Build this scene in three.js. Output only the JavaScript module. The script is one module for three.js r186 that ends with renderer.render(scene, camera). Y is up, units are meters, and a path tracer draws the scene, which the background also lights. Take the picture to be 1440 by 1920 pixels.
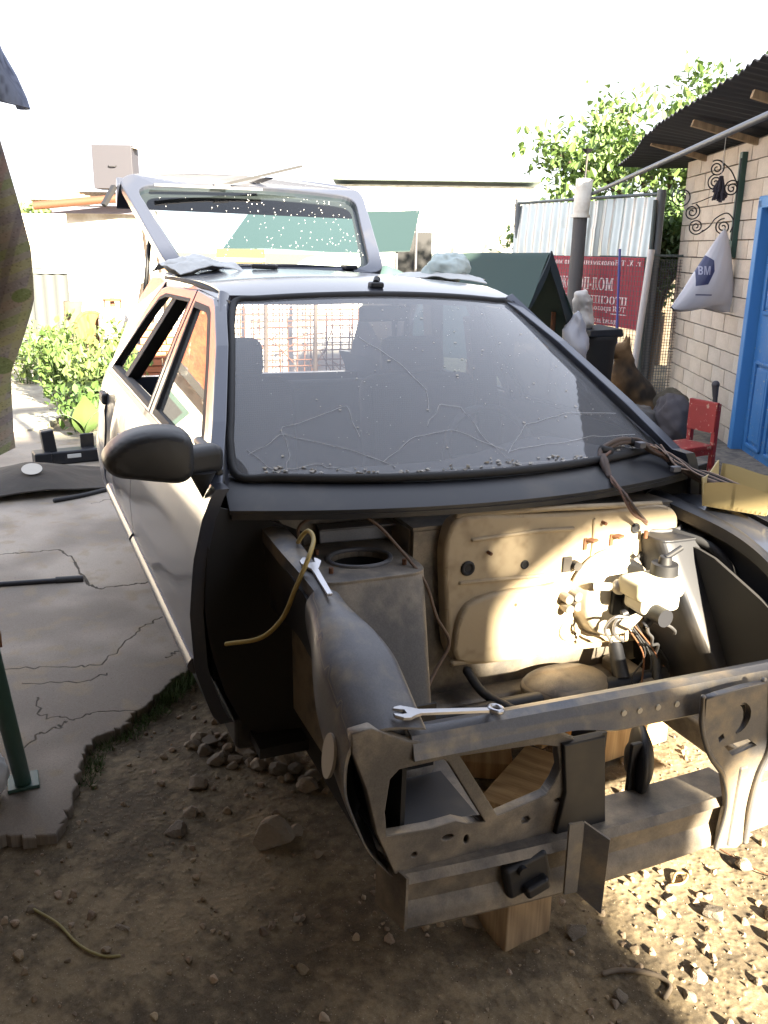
import * as THREE from 'three';
import { RoundedBoxGeometry } from 'three/addons/geometries/RoundedBoxGeometry.js';
import { mergeGeometries, mergeVertices, toCreasedNormals } from 'three/addons/utils/BufferGeometryUtils.js';
import { MarchingCubes } from 'three/addons/objects/MarchingCubes.js';

// ------------------------------------------------------------------ camera, sky, sun, exposure
const scene = new THREE.Scene();
const camera = new THREE.PerspectiveCamera(60.36, 0.75, 0.05, 400);
camera.position.set(-1.2365, 1.62, 2.2396);
camera.rotation.set(-0.2936, -0.4126, 0.014, 'YXZ');

const SKY_W = 64, SKY_H = 64, skyData = new Float32Array(SKY_W * SKY_H * 4);
for (let j = 0; j < SKY_H; j++) {
  const el = ((j + 0.5) / SKY_H - 0.5) * Math.PI, h = Math.max(0, Math.sin(el));
  const t = Math.pow(h, 0.55);
  for (let i = 0; i < SKY_W; i++) {
    const k = (j * SKY_W + i) * 4;
    skyData[k] = 0.225 - 0.08 * t; skyData[k + 1] = 0.23 - 0.07 * t; skyData[k + 2] = 0.24 - 0.043 * t; skyData[k + 3] = 1;
  }
}
const sky = new THREE.DataTexture(skyData, SKY_W, SKY_H, THREE.RGBAFormat, THREE.FloatType);
sky.mapping = THREE.EquirectangularReflectionMapping; sky.magFilter = THREE.LinearFilter; sky.needsUpdate = true;
scene.background = sky; scene.environment = sky;

const SUN = new THREE.Vector3(0.15, 0.42, 0.989).normalize();
const sun = new THREE.DirectionalLight(new THREE.Color().setRGB(1, 0.88, 0.67), 5);
sun.position.copy(SUN).multiplyScalar(40); sun.castShadow = true;
sun.shadow.mapSize.set(4096, 4096); sun.shadow.radius = 2;
Object.assign(sun.shadow.camera, { left: -16, right: 16, top: 16, bottom: -16, near: 1, far: 90 });
scene.add(sun, sun.target);

const renderer = new THREE.WebGLRenderer({ antialias: true });
renderer.setSize(768, 1024);
renderer.toneMapping = THREE.LinearToneMapping;
renderer.toneMappingExposure = 11.5;
renderer.shadowMap.enabled = true; renderer.shadowMap.type = THREE.PCFSoftShadowMap;


// ------------------------------------------------------------------ helpers
let seed = 7;
const rnd = () => { seed |= 0; seed = seed + 0x6D2B79F5 | 0; let t = Math.imul(seed ^ seed >>> 15, 1 | seed); t = t + Math.imul(t ^ t >>> 7, 61 | t) ^ t; return ((t ^ t >>> 14) >>> 0) / 4294967296; };
const rr = (a, b) => a + (b - a) * rnd();
const V = (x, y, z) => new THREE.Vector3(x, y, z);
const lerp = (a, b, t) => a + (b - a) * t;
const clamp = (x, a, b) => Math.min(b, Math.max(a, x));
const sstep = (a, b, x) => { const t = clamp((x - a) / (b - a), 0, 1); return t * t * (3 - 2 * t); };
const table = (xs, ys) => x => { if (x <= xs[0]) return ys[0]; for (let i = 1; i < xs.length; i++) if (x <= xs[i]) return lerp(ys[i - 1], ys[i], (x - xs[i - 1]) / (xs[i] - xs[i - 1])); return ys[ys.length - 1]; };
function hash(x, y, z) { let h = Math.imul(x, 374761393) ^ Math.imul(y, 668265263) ^ Math.imul(z, 2147483647 - 1013); h = Math.imul(h ^ h >>> 13, 1274126177); return ((h ^ h >>> 16) >>> 0) / 4294967296; }
function noise3(x, y, z = 0) {
  const xi = Math.floor(x), yi = Math.floor(y), zi = Math.floor(z), f = t => t * t * (3 - 2 * t);
  const u = f(x - xi), v = f(y - yi), w = f(z - zi), L = lerp;
  const c = (a, b, d) => hash(xi + a, yi + b, zi + d);
  return L(L(L(c(0, 0, 0), c(1, 0, 0), u), L(c(0, 1, 0), c(1, 1, 0), u), v), L(L(c(0, 0, 1), c(1, 0, 1), u), L(c(0, 1, 1), c(1, 1, 1), u), v), w);
}
const fbm = (x, y, z = 0, o = 4) => { let s = 0, a = 0.5, n = 0; for (let i = 0; i < o; i++) { s += a * noise3(x, y, z); n += a; x *= 2.03; y *= 2.03; z *= 2.03; a *= 0.5; } return s / n; };
// tileable noise (period p cells)
function pnoise(x, y, p, s) { const xi = Math.floor(x), yi = Math.floor(y), f = t => t * t * (3 - 2 * t), m = a => ((a % p) + p) % p; const u = f(x - xi), v = f(y - yi); return lerp(lerp(hash(m(xi), m(yi), s), hash(m(xi + 1), m(yi), s), u), lerp(hash(m(xi), m(yi + 1), s), hash(m(xi + 1), m(yi + 1), s), u), v); }
function pfbm(u, v, p, s, o = 5) { let r = 0, a = 0.5, n = 0; for (let i = 0; i < o; i++) { r += a * pnoise(u * p, v * p, p, s + i); n += a; a *= 0.55; p *= 2; } return r / n; }
function dataTex(n, fn, srgb = true, rep = 1) {
  const d = new Uint8Array(n * n * 4);
  for (let j = 0; j < n; j++) for (let i = 0; i < n; i++) { const c = fn((i + 0.5) / n, (j + 0.5) / n), k = (j * n + i) * 4; d[k] = clamp(c[0], 0, 255); d[k + 1] = clamp(c[1], 0, 255); d[k + 2] = clamp(c[2], 0, 255); d[k + 3] = 255; }
  const t = new THREE.DataTexture(d, n, n); t.wrapS = t.wrapT = THREE.RepeatWrapping; t.magFilter = THREE.LinearFilter; t.minFilter = THREE.LinearMipmapLinearFilter; t.generateMipmaps = true;
  if (srgb) t.colorSpace = THREE.SRGBColorSpace; t.repeat.set(rep, rep); t.needsUpdate = true; return t;
}
const mix3 = (a, b, t) => [lerp(a[0], b[0], t), lerp(a[1], b[1], t), lerp(a[2], b[2], t)];
const lin = (r, g, b) => new THREE.Color().setRGB(r, g, b);
const std = o => new THREE.MeshStandardMaterial({ side: THREE.DoubleSide, ...o });
const phy = o => new THREE.MeshPhysicalMaterial({ side: THREE.DoubleSide, ...o });

function boxUV(g) { // uv in metres by dominant normal axis
  if (!g.attributes.normal) g.computeVertexNormals();
  const p = g.attributes.position, n = g.attributes.normal, uv = new Float32Array(p.count * 2);
  for (let i = 0; i < p.count; i++) {
    const ax = Math.abs(n.getX(i)), ay = Math.abs(n.getY(i)), az = Math.abs(n.getZ(i));
    let u, v; if (ax >= ay && ax >= az) { u = p.getZ(i); v = p.getY(i); } else if (ay >= az) { u = p.getX(i); v = p.getZ(i); } else { u = p.getX(i); v = p.getY(i); }
    uv[2 * i] = u; uv[2 * i + 1] = v;
  }
  g.setAttribute('uv', new THREE.BufferAttribute(uv, 2)); return g;
}
const taken = {};
const numbered = n => { if (!(n in taken)) { taken[n] = 0; return n; } taken[n]++; return n + '_' + String(taken[n]).padStart(3, '0'); };
function mesh(name, geo, mat, parent, keepUV) {
  if (Array.isArray(geo)) geo = join(geo);
  if (!keepUV) boxUV(geo);
  const m = new THREE.Mesh(geo, mat); m.name = parent ? name : numbered(name); m.castShadow = m.receiveShadow = true; (parent || scene).add(m); return m;
}
function tag(o, label, category, group) { Object.assign(o.userData, { label, category }); if (group) o.userData.group = group; return o; }
function thing(name, label, category, pos = [0, 0, 0], turn = 0, group) { const g = new THREE.Group(); g.name = numbered(name); g.position.set(...pos); g.rotation.y = turn; scene.add(g); return tag(g, label, category, group); }
function struct(o) { o.userData.kind = 'structure'; return o; }
function join(list) { return mergeGeometries(list.map(g => { let h = g.index ? g.toNonIndexed() : g.clone(); for (const k of Object.keys(h.attributes)) if (k !== 'position' && k !== 'normal' && k !== 'uv') h.deleteAttribute(k); if (!h.attributes.uv) boxUV(h); return h; })); }
function joinC(list) { return mergeGeometries(list.map(g => g.index ? g.toNonIndexed() : g)); }
const box = (w, h, d, x = 0, y = 0, z = 0, ry = 0, rx = 0, rz = 0) => { const g = new THREE.BoxGeometry(w, h, d); if (rx || ry || rz) g.applyMatrix4(new THREE.Matrix4().makeRotationFromEuler(new THREE.Euler(rx, ry, rz, 'YXZ'))); return g.translate(x, y, z); };
const rbox = (w, h, d, r, x = 0, y = 0, z = 0, ry = 0, rx = 0, rz = 0) => { const g = new RoundedBoxGeometry(w, h, d, 2, r); if (rx || ry || rz) g.applyMatrix4(new THREE.Matrix4().makeRotationFromEuler(new THREE.Euler(rx, ry, rz, 'YXZ'))); return g.translate(x, y, z); };
function tube(pts, r, seg = 24, rad = 8, closed = false) { const c = new THREE.CatmullRomCurve3(pts.map(p => V(...p)), closed, 'centripetal'); const g = new THREE.TubeGeometry(c, seg, r, rad, closed); if (closed) return g; return join([g, new THREE.SphereGeometry(r, 6, 4).translate(...pts[0]), new THREE.SphereGeometry(r, 6, 4).translate(...pts[pts.length - 1])]); }
function bar(a, b, w, h = w) { const A = V(...a), B = V(...b), L = A.distanceTo(B), g = new THREE.BoxGeometry(w, h, L); const m = new THREE.Matrix4().lookAt(A, B, Math.abs(B.y - A.y) > 0.95 * L ? V(1, 0, 0) : V(0, 1, 0)); return g.applyMatrix4(m).translate((A.x + B.x) / 2, (A.y + B.y) / 2, (A.z + B.z) / 2); }
function rod(a, b, r0, r1 = r0, n = 10) { const A = V(...a), B = V(...b), L = A.distanceTo(B), g = new THREE.CylinderGeometry(r1, r0, L, n); g.applyQuaternion(new THREE.Quaternion().setFromUnitVectors(V(0, 1, 0), B.clone().sub(A).normalize())); return g.translate((A.x + B.x) / 2, (A.y + B.y) / 2, (A.z + B.z) / 2); }
function shell(f, nu, nv, off, crease = 0.6) { // sheet with real thickness: off = [x,y,z] or function(u,v,p)
  const P = [], I = [], W = nu + 1, N = W * (nv + 1);
  for (let k = 0; k < 2; k++) for (let j = 0; j <= nv; j++) for (let i = 0; i <= nu; i++) { const p = f(i / nu, j / nv); const o = k ? (typeof off === 'function' ? off(i / nu, j / nv, p) : off) : [0, 0, 0]; P.push(p[0] + o[0], p[1] + o[1], p[2] + o[2]); }
  for (let j = 0; j < nv; j++) for (let i = 0; i < nu; i++) { const a = j * W + i, b = a + 1, c = a + W, d = c + 1; I.push(a, b, d, a, d, c); I.push(a + N, d + N, b + N, a + N, c + N, d + N); }
  const edge = (a, b) => I.push(a, a + N, b + N, a, b + N, b);
  for (let i = 0; i < nu; i++) { edge(i, i + 1); edge(nv * W + i + 1, nv * W + i); }
  for (let j = 0; j < nv; j++) { edge((j + 1) * W, j * W); edge(j * W + nu, (j + 1) * W + nu); }
  const g = new THREE.BufferGeometry(); g.setAttribute('position', new THREE.Float32BufferAttribute(P, 3)); g.setIndex(I);
  return toCreasedNormals(g, crease);
}
function shapeOf(pts, holes = [], smooth = 0) {
  const mk = (q, S) => { if (smooth) { const c = new THREE.SplineCurve([...q, q[0], q[1]].map(p => new THREE.Vector2(...p))); const n = q.length * 6, o = []; const full = new THREE.CatmullRomCurve3(q.map(p => V(p[0], p[1], 0)), true, 'centripetal').getPoints(n); S.setFromPoints(full.map(p => new THREE.Vector2(p.x, p.y))); } else S.setFromPoints(q.map(p => new THREE.Vector2(...p))); return S; };
  const s = mk(pts, new THREE.Shape()); for (const h of holes) s.holes.push(mk(h, new THREE.Path())); return s;
}
const plate = (pts, t, holes = [], smooth = 0, bev = 0) => new THREE.ExtrudeGeometry(shapeOf(pts, holes, smooth), { depth: t, bevelEnabled: bev > 0, bevelSize: bev, bevelThickness: bev, bevelOffset: -bev, bevelSegments: 2, curveSegments: 8 });
const ell = (cx, cy, a, b, n = 16, ph = 0) => Array.from({ length: n }, (_, i) => { const t = i / n * 2 * Math.PI; const x = a * Math.cos(t), y = b * Math.sin(t); return [cx + x * Math.cos(ph) - y * Math.sin(ph), cy + x * Math.sin(ph) + y * Math.cos(ph)]; });
function rumple(g, amp, fr, s = 0) { g = mergeVertices(g); const p = g.attributes.position; g.computeVertexNormals(); const n = g.attributes.normal; for (let i = 0; i < p.count; i++) { const d = (fbm(p.getX(i) * fr + s, p.getY(i) * fr + 3, p.getZ(i) * fr + s * 2, 3) - 0.5) * 2 * amp; p.setXYZ(i, p.getX(i) + n.getX(i) * d, p.getY(i) + n.getY(i) * d, p.getZ(i) + n.getZ(i) * d); } g.computeVertexNormals(); return g; }
function bare(g) { g = g.clone(); g.deleteAttribute('normal'); g.deleteAttribute('uv'); return mergeVertices(g, 1e-5); }
function rockGeo(s, flat = 0.7) { let g = bare(new THREE.IcosahedronGeometry(1, 4)); const p = g.attributes.position; const cuts = []; for (let k = 0; k < 11; k++) cuts.push([V(rr(-1, 1), rr(-1, 1), rr(-1, 1)).normalize(), rr(0.45, 0.8)]); for (let i = 0; i < p.count; i++) { const v = V(p.getX(i), p.getY(i), p.getZ(i)); for (const [n, d] of cuts) { const e = v.dot(n) - d; if (e > 0) v.addScaledVector(n, -e * 0.92); } v.multiplyScalar(1 + 0.16 * (noise3(v.x * 4 + s, v.y * 4, v.z * 4) - 0.5) + 0.07 * (noise3(v.x * 11 + s, v.y * 11, v.z * 11) - 0.5)); p.setXYZ(i, v.x * 1.15, v.y * flat * 1.1, v.z); } return toCreasedNormals(g, 0.3); }
// ------------------------------------------------------------------ materials
const TEX = {};
TEX.dust = dataTex(512, (u, v) => { const a = pfbm(u, v, 4, 11), b = pfbm(u, v, 32, 19, 3), d = sstep(0.35, 0.7, a * 0.7 + b * 0.3); return mix3([84, 80, 77], [134, 124, 110], d).map(c => c + (hash(u * 512 | 0, v * 512 | 0, 3) - 0.5) * 14); });
TEX.dark = dataTex(256, (u, v) => { const a = pfbm(u, v, 6, 31); return mix3([34, 35, 40], [62, 58, 54], sstep(0.4, 0.75, a)); });
TEX.paintR = dataTex(256, (u, v) => { const a = 70 + 90 * pfbm(u, v, 6, 41); return [a, a, a]; }, false);
TEX.paint = dataTex(512, (u, v) => { const a = pfbm(u, v, 5, 51), s = pnoise(u * 256, v * 256, 256, 4); return mix3([58, 62, 74], [82, 80, 82], sstep(0.45, 0.8, a) * 0.6 + (s > 0.93 ? 0.4 : 0)); });
TEX.under = dataTex(512, (u, v) => { const a = pfbm(u, v, 4, 151), b = pfbm(u, v, 20, 159, 4), s = hash(u * 512 | 0, v * 512 | 0, 6); return mix3([88, 88, 92], [138, 125, 106], sstep(0.42, 0.68, a * 0.6 + b * 0.4)).map(c => c + (s - 0.5) * 10); });
TEX.pad = dataTex(512, (u, v) => { const a = pfbm(u, v, 4, 61), b = pfbm(u, v, 24, 69, 3); return mix3([172, 156, 130], [120, 104, 82], sstep(0.45, 0.75, a * 0.6 + b * 0.4)); });
TEX.grainB = dataTex(512, (u, v) => { const a = 255 * pfbm(u, v, 16, 71, 5); return [a, a, a]; }, false);
TEX.dirt = dataTex(1024, (u, v) => { const a = pfbm(u, v, 5, 81, 6), b = pfbm(u, v, 60, 89, 4), s = hash(u * 1024 | 0, v * 1024 | 0, 9); let c = mix3([80, 70, 55], [130, 115, 90], sstep(0.3, 0.7, a * 0.55 + b * 0.45)); if (s > 0.9965) c = [172, 162, 144]; return c.map(x => x + (s - 0.5) * 22); });
TEX.dirtB = dataTex(1024, (u, v) => { const a = pfbm(u, v, 24, 95, 6), b = pnoise(u * 160, v * 160, 160, 97); const c = 255 * (a * 0.6 + 0.4 * b * b); return [c, c, c]; }, false);
TEX.fabric = dataTex(256, (u, v) => { const w = (Math.sin(u * 256 * Math.PI) + Math.sin(v * 256 * Math.PI)) * 14, a = pfbm(u, v, 8, 101); return [92 + w + 40 * a, 92 + w + 40 * a, 96 + w + 40 * a]; });
TEX.wood = dataTex(512, (u, v) => { const g = pfbm(u * 1, v, 3, 111, 3), r = Math.sin((u * 14 + g * 3) * 2 * Math.PI) * 0.5 + 0.5, f = pnoise(u * 256, v * 8, 256, 4); return mix3([150, 118, 78], [196, 164, 118], r * 0.5 + f * 0.5); });
TEX.brick = dataTex(256, (u, v) => { const a = pfbm(u, v, 8, 121), s = hash(u * 256 | 0, v * 256 | 0, 5); return mix3([208, 200, 190], [184, 174, 162], a).map(c => c + (s - 0.5) * 18); });
TEX.rust = dataTex(256, (u, v) => { const a = pfbm(u, v, 6, 131), b = pfbm(u, v, 20, 139); return mix3([92, 66, 52], [128, 84, 56], sstep(0.3, 0.7, a * 0.5 + b * 0.5)); });
TEX.plaster = dataTex(512, (u, v) => { const a = pfbm(u, v, 6, 141); return mix3([226, 222, 212], [196, 188, 174], sstep(0.45, 0.8, a)); });

TEX.redPaint = dataTex(256, (u, v) => { const a = pfbm(u, v, 8, 161), b = pfbm(u, v, 40, 167, 3); let c = mix3([162, 52, 48], [128, 40, 40], a); if (b > 0.7) c = mix3(c, [176, 140, 120], sstep(0.7, 0.76, b)); return c; });
TEX.bluePaint = dataTex(512, (u, v) => { const a = pfbm(u, v, 5, 171), b = pfbm(u, v, 50, 177, 3), g = pnoise(u * 128, v * 6, 128, 9); let c = mix3([62, 122, 180], [50, 104, 160], a * 0.7 + g * 0.3); if (b > 0.74) c = mix3(c, [150, 150, 146], sstep(0.74, 0.8, b)); return c; });

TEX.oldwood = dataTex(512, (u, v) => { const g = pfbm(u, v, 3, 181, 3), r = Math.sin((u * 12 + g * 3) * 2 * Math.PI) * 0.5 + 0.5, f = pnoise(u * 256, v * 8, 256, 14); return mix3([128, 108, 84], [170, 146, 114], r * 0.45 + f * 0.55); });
TEX.tile = dataTex(256, (u, v) => { const a = pfbm(u, v, 6, 191), b = pfbm(u, v, 24, 197, 3); return mix3([176, 98, 62], [148, 76, 50], sstep(0.3, 0.7, a * 0.5 + b * 0.5)); });
TEX.concrete = dataTex(512, (u, v) => { const a = pfbm(u, v, 5, 201), s = hash(u * 512 | 0, v * 512 | 0, 8); return mix3([168, 161, 150], [138, 130, 120], sstep(0.35, 0.7, a)).map(c => c + (s - 0.5) * 14); });

const MAT = {
  paint: phy({ map: TEX.paint, metalness: 0.35, roughness: 0.34, clearcoat: 0.7, clearcoatRoughness: 0.12 }),
  black: std({ color: lin(0.012, 0.012, 0.014), roughness: 0.55 }),
  rubber: std({ color: lin(0.018, 0.018, 0.02), roughness: 0.7 }),
  liner: std({ color: lin(0.014, 0.013, 0.013), roughness: 0.8 }),
  mirror: phy({ color: lin(0.022, 0.023, 0.026), roughness: 0.45, bumpMap: TEX.grainB, bumpScale: 0.0003 }),
  dusty: std({ map: TEX.dust, metalness: 0.15, roughness: 0.55, bumpMap: TEX.grainB, bumpScale: 0.0006 }),
  bluegrey: phy({ map: TEX.under, metalness: 0.25, roughness: 0.45, clearcoat: 0.15, clearcoatRoughness: 0.4, bumpMap: TEX.grainB, bumpScale: 0.0005 }),
  darkmetal: std({ map: TEX.dark, metalness: 0.3, roughness: 0.5 }),
  pad: std({ map: TEX.pad, roughness: 0.6, metalness: 0.05, bumpMap: TEX.grainB, bumpScale: 0.0015 }),
  steel: std({ color: lin(0.42, 0.42, 0.44), metalness: 0.9, roughness: 0.32, bumpMap: TEX.grainB, bumpScale: 0.0002 }),
  trim: std({ color: lin(0.1, 0.1, 0.115), metalness: 0.25, roughness: 0.38 }),
  interior: std({ map: TEX.fabric, color: lin(0.28, 0.28, 0.3), roughness: 0.95 }),
  dash: std({ color: lin(0.03, 0.03, 0.033), roughness: 0.75, bumpMap: TEX.grainB, bumpScale: 0.0006 }),
  glass: phy({ color: lin(0.92, 0.97, 0.95), transmission: 1, thickness: 0, roughness: 0, ior: 1.5 }),
  dirtyGlass: phy({ color: lin(0.62, 0.63, 0.66), transmission: 0.8, thickness: 0, roughness: 0.02, ior: 1.52 }),
  tailGlass: phy({ color: lin(0.86, 0.97, 0.94), transmission: 1, thickness: 0, roughness: 0, ior: 1.35 }),
  wood: std({ map: TEX.wood, roughness: 0.75, bumpMap: TEX.grainB, bumpScale: 0.001 }),
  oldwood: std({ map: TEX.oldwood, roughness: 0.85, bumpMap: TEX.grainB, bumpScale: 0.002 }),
  rust: std({ map: TEX.rust, roughness: 0.85, metalness: 0.2 }),
  concreteFar: std({ map: TEX.concrete, roughness: 0.9 }),
  plaster: std({ map: TEX.plaster, roughness: 0.9 }),
  rag: std({ color: lin(0.52, 0.52, 0.5), roughness: 0.95 }),
  galv: std({ color: lin(0.5, 0.54, 0.53), metalness: 0.75, roughness: 0.34, bumpMap: TEX.grainB, bumpScale: 0.0008 }),
  greenpaint: std({ color: lin(0.03, 0.075, 0.06), roughness: 0.5 }),
  tealTarp: std({ color: lin(0.013, 0.032, 0.031), roughness: 0.6 }),
  leafA: phy({ color: lin(0.10, 0.17, 0.035), roughness: 0.6, transmission: 0.35, thickness: 0 }),
  leafB: phy({ color: lin(0.075, 0.14, 0.03), roughness: 0.6, transmission: 0.35, thickness: 0 }),
  leafC: phy({ color: lin(0.13, 0.19, 0.05), roughness: 0.6, transmission: 0.35, thickness: 0 }),
  bark: std({ color: lin(0.11, 0.08, 0.055), roughness: 0.95, bumpMap: TEX.grainB, bumpScale: 0.01 }),
  stone: std({ map: TEX.brick, color: lin(0.42, 0.38, 0.32), roughness: 0.9, bumpMap: TEX.grainB, bumpScale: 0.002 }),
  stone2: std({ map: TEX.brick, color: lin(0.29, 0.27, 0.24), roughness: 0.9, bumpMap: TEX.grainB, bumpScale: 0.002 }),
  red: std({ map: TEX.redPaint, roughness: 0.5, bumpMap: TEX.grainB, bumpScale: 0.0006 }),
  doorBlue: std({ map: TEX.bluePaint, roughness: 0.5, bumpMap: TEX.grainB, bumpScale: 0.0008 }),
};

// ------------------------------------------------------------------ ground
{
  const axis = (lo, hi, st, far, k) => { const a = []; for (let x = lo; x <= hi + 1e-6; x += st) a.push(x); let s = st, x = hi; while (x < far) { s *= k; x += s; a.push(x); } s = st; x = lo; while (x > -far) { s *= k; x -= s; a.unshift(x); } return a; };
  const X = axis(-2.0, 2.0, 0.022, 140, 1.22), Z = axis(-1.6, 1.7, 0.022, 140, 1.22), P = [], I = [], U = [];
  for (const z of Z) for (const x of X) {
    const near = 1 - sstep(2.5, 5, Math.hypot(x, z));
    let y = (fbm(x * 1.3, z * 1.3, 0, 3) - 0.5) * 0.05 * near + (fbm(x * 9, z * 9, 5, 4) - 0.5) * 0.015 * near + (fbm(x * 40, z * 40, 9, 2) - 0.5) * 0.005 * near;
    P.push(x, y, z); U.push(x / 1.7, z / 1.7);
  }
  const W = X.length; for (let j = 0; j < Z.length - 1; j++) for (let i = 0; i < W - 1; i++) { const a = j * W + i; I.push(a, a + W, a + 1, a + 1, a + W, a + W + 1); }
  const g = new THREE.BufferGeometry(); g.setAttribute('position', new THREE.Float32BufferAttribute(P, 3)); g.setAttribute('uv', new THREE.Float32BufferAttribute(U, 2)); g.setIndex(I); g.computeVertexNormals();
  struct(mesh('dirt_ground', g, std({ map: TEX.dirt, roughness: 0.95, bumpMap: TEX.dirtB, bumpScale: 0.007 }), null, true));
}
// broken concrete slab beside the car, cracks cut into its surface texture
const SLAB = [[-5, 0.02], [-1.6, -0.02], [-1.368, -0.089], [-1.314, -0.057], [-1.225, -0.038], [-1.19, -0.11], [-1.17, -0.19], [-1.155, -0.3], [-1.129, -0.389], [-1.11, -0.46], [-1.081, -0.513], [-1.03, -0.54], [-0.974, -0.566], [-0.94, -0.615], [-0.917, -0.65], [-0.85, -0.71], [-0.792, -0.782], [-0.739, -0.853], [-0.653, -0.925], [-0.5, -1.1], [-0.3, -1.4], [-0.1, -2.2], [0.0, -4], [-0.15, -5.6], [-1.0, -5.9], [-5, -6.1]];
const SLABTOP = 0.034;
for (let i = 19, q = 0; i >= 2; i--) { const a = SLAB[i - 1], b = SLAB[i], add = []; for (let k = 1; k < 4; k++) add.push([lerp(a[0], b[0], k / 4) + (hash(i, k, 5) - 0.5) * 0.028, lerp(a[1], b[1], k / 4) + (hash(i, k, 6) - 0.5) * 0.028]); SLAB.splice(i, 0, ...add); }
{
  const X0 = -2.2, X1 = 0.2, Z0 = -4.8, Z1 = 0.0, CW = 1024, CH = 2048;
  const cv = document.createElement('canvas'); cv.width = CW; cv.height = CH; const c = cv.getContext('2d');
  const bv = document.createElement('canvas'); bv.width = CW; bv.height = CH; const b = bv.getContext('2d');
  const im = c.createImageData(CW, CH), ib = b.createImageData(CW, CH);
  for (let j = 0; j < CH; j++) for (let i = 0; i < CW; i++) {
    const x = lerp(X0, X1, i / CW), z = lerp(Z0, Z1, j / CH), k = (j * CW + i) * 4;
    const a = fbm(x * 2.2, z * 2.2, 1, 4), f = fbm(x * 14, z * 14, 3, 3), s = hash(i, j, 17);
    let col = mix3([146, 137, 126], [112, 104, 95], sstep(0.35, 0.7, a)); col = mix3(col, [128, 114, 92], sstep(0.55, 0.8, f) * 0.5);
    if (s > 0.9985) col = [60, 54, 48];
    for (let q = 0; q < 3; q++) im.data[k + q] = clamp(col[q] + (s - 0.5) * 16, 0, 255); im.data[k + 3] = 255;
    const h = 150 + 60 * (f - 0.5) + 40 * (a - 0.5) + (s - 0.5) * 18; ib.data[k] = ib.data[k + 1] = ib.data[k + 2] = h; ib.data[k + 3] = 255;
  }
  c.putImageData(im, 0, 0); b.putImageData(ib, 0, 0);
  const cracks = [[[-1.6, -2.6], [-1.334, -2.571], [-1.203, -2.566], [-1.044, -2.55], [-0.989, -2.392], [-0.951, -1.966], [-0.909, -1.89], [-0.775, -1.881], [-0.66, -1.89]], [[-1.6, -1.2], [-1.315, -1.157], [-1.125, -1.1], [-0.989, -1.06], [-0.848, -1.269], [-0.791, -1.363], [-0.686, -1.445]], [[-1.282, -1.011], [-1.06, -0.945], [-0.978, -0.983]], [[-1.231, -0.736], [-1.139, -0.672], [-1.067, -0.69], [-0.917, -0.65]], [[-1.298, -0.525], [-1.245, -0.617], [-1.185, -0.629], [-1.148, -0.664]], [[-0.746, -1.039], [-0.688, -1.068], [-0.658, -1.11]], [[-1.232, -0.881], [-1.231, -0.736]], [[-0.795, -3.392], [-0.69, -3.458], [-0.616, -3.39]]];
  const px = p => [(p[0] - X0) / (X1 - X0) * CW, (p[1] - Z0) / (Z1 - Z0) * CH];
  cracks.forEach((cr, q) => {
    for (const [ctx, col] of [[c, 'rgb(52,46,38)'], [b, 'rgb(0,0,0)']]) {
      let sd = 100 + q * 31; const r1 = () => hash(sd++, q, 77);
      for (let s = 0; s < cr.length - 1; s++) {
        const n = 7; let last = px(cr[s]);
        for (let k = 1; k <= n; k++) { const t = k / n, p = [lerp(cr[s][0], cr[s + 1][0], t) + (k < n ? (r1() - 0.5) * 0.02 : 0), lerp(cr[s][1], cr[s + 1][1], t) + (k < n ? (r1() - 0.5) * 0.03 : 0)], e = px(p); ctx.strokeStyle = col; ctx.lineWidth = (q === 0 && s > 3 ? 3.5 : q === 0 ? 3 : 1.4) * (0.5 + 1.2 * r1()) + 0.7; ctx.beginPath(); ctx.moveTo(...last); ctx.lineTo(...e); ctx.stroke(); last = e; }
      }
    }
  });
  const ct = new THREE.CanvasTexture(cv), bt = new THREE.CanvasTexture(bv); ct.colorSpace = THREE.SRGBColorSpace; for (const t of [ct, bt]) { t.wrapS = t.wrapT = THREE.MirroredRepeatWrapping; }
  const g = plate(SLAB.map(([x, z]) => [x, -z]), 0.12, [], 0, 0.006).rotateX(-Math.PI / 2).translate(0, SLABTOP - 0.126, 0);
  const p = g.attributes.position, uv = new Float32Array(p.count * 2);
  for (let i = 0; i < p.count; i++) { uv[2 * i] = (p.getX(i) - X0) / (X1 - X0); uv[2 * i + 1] = 1 - (p.getZ(i) - Z0) / (Z1 - Z0); }
  g.setAttribute('uv', new THREE.BufferAttribute(uv, 2));
  struct(mesh('concrete_slab', g, std({ map: ct, roughness: 0.92, bumpMap: bt, bumpScale: 0.006 }), null, true));
}
struct(mesh('concrete_path', plate([[-4.5, 5.93], [-1.0, 5.93], [-0.7, 6.6], [-0.75, 9], [-0.5, 14], [-4.5, 14]], 0.1).rotateX(-Math.PI / 2).translate(0, -0.055, 0), MAT.concreteFar));
struct(mesh('concrete_apron', plate([[2.4, 1.0], [4.4, 1.0], [4.3, 3.1], [5.4, 5.2], [5.2, 5.6], [2.6, 5.0]], 0.1).rotateX(-Math.PI / 2).translate(0, -0.07, 0), std({ map: TEX.dust, roughness: 0.95 })));

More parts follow.
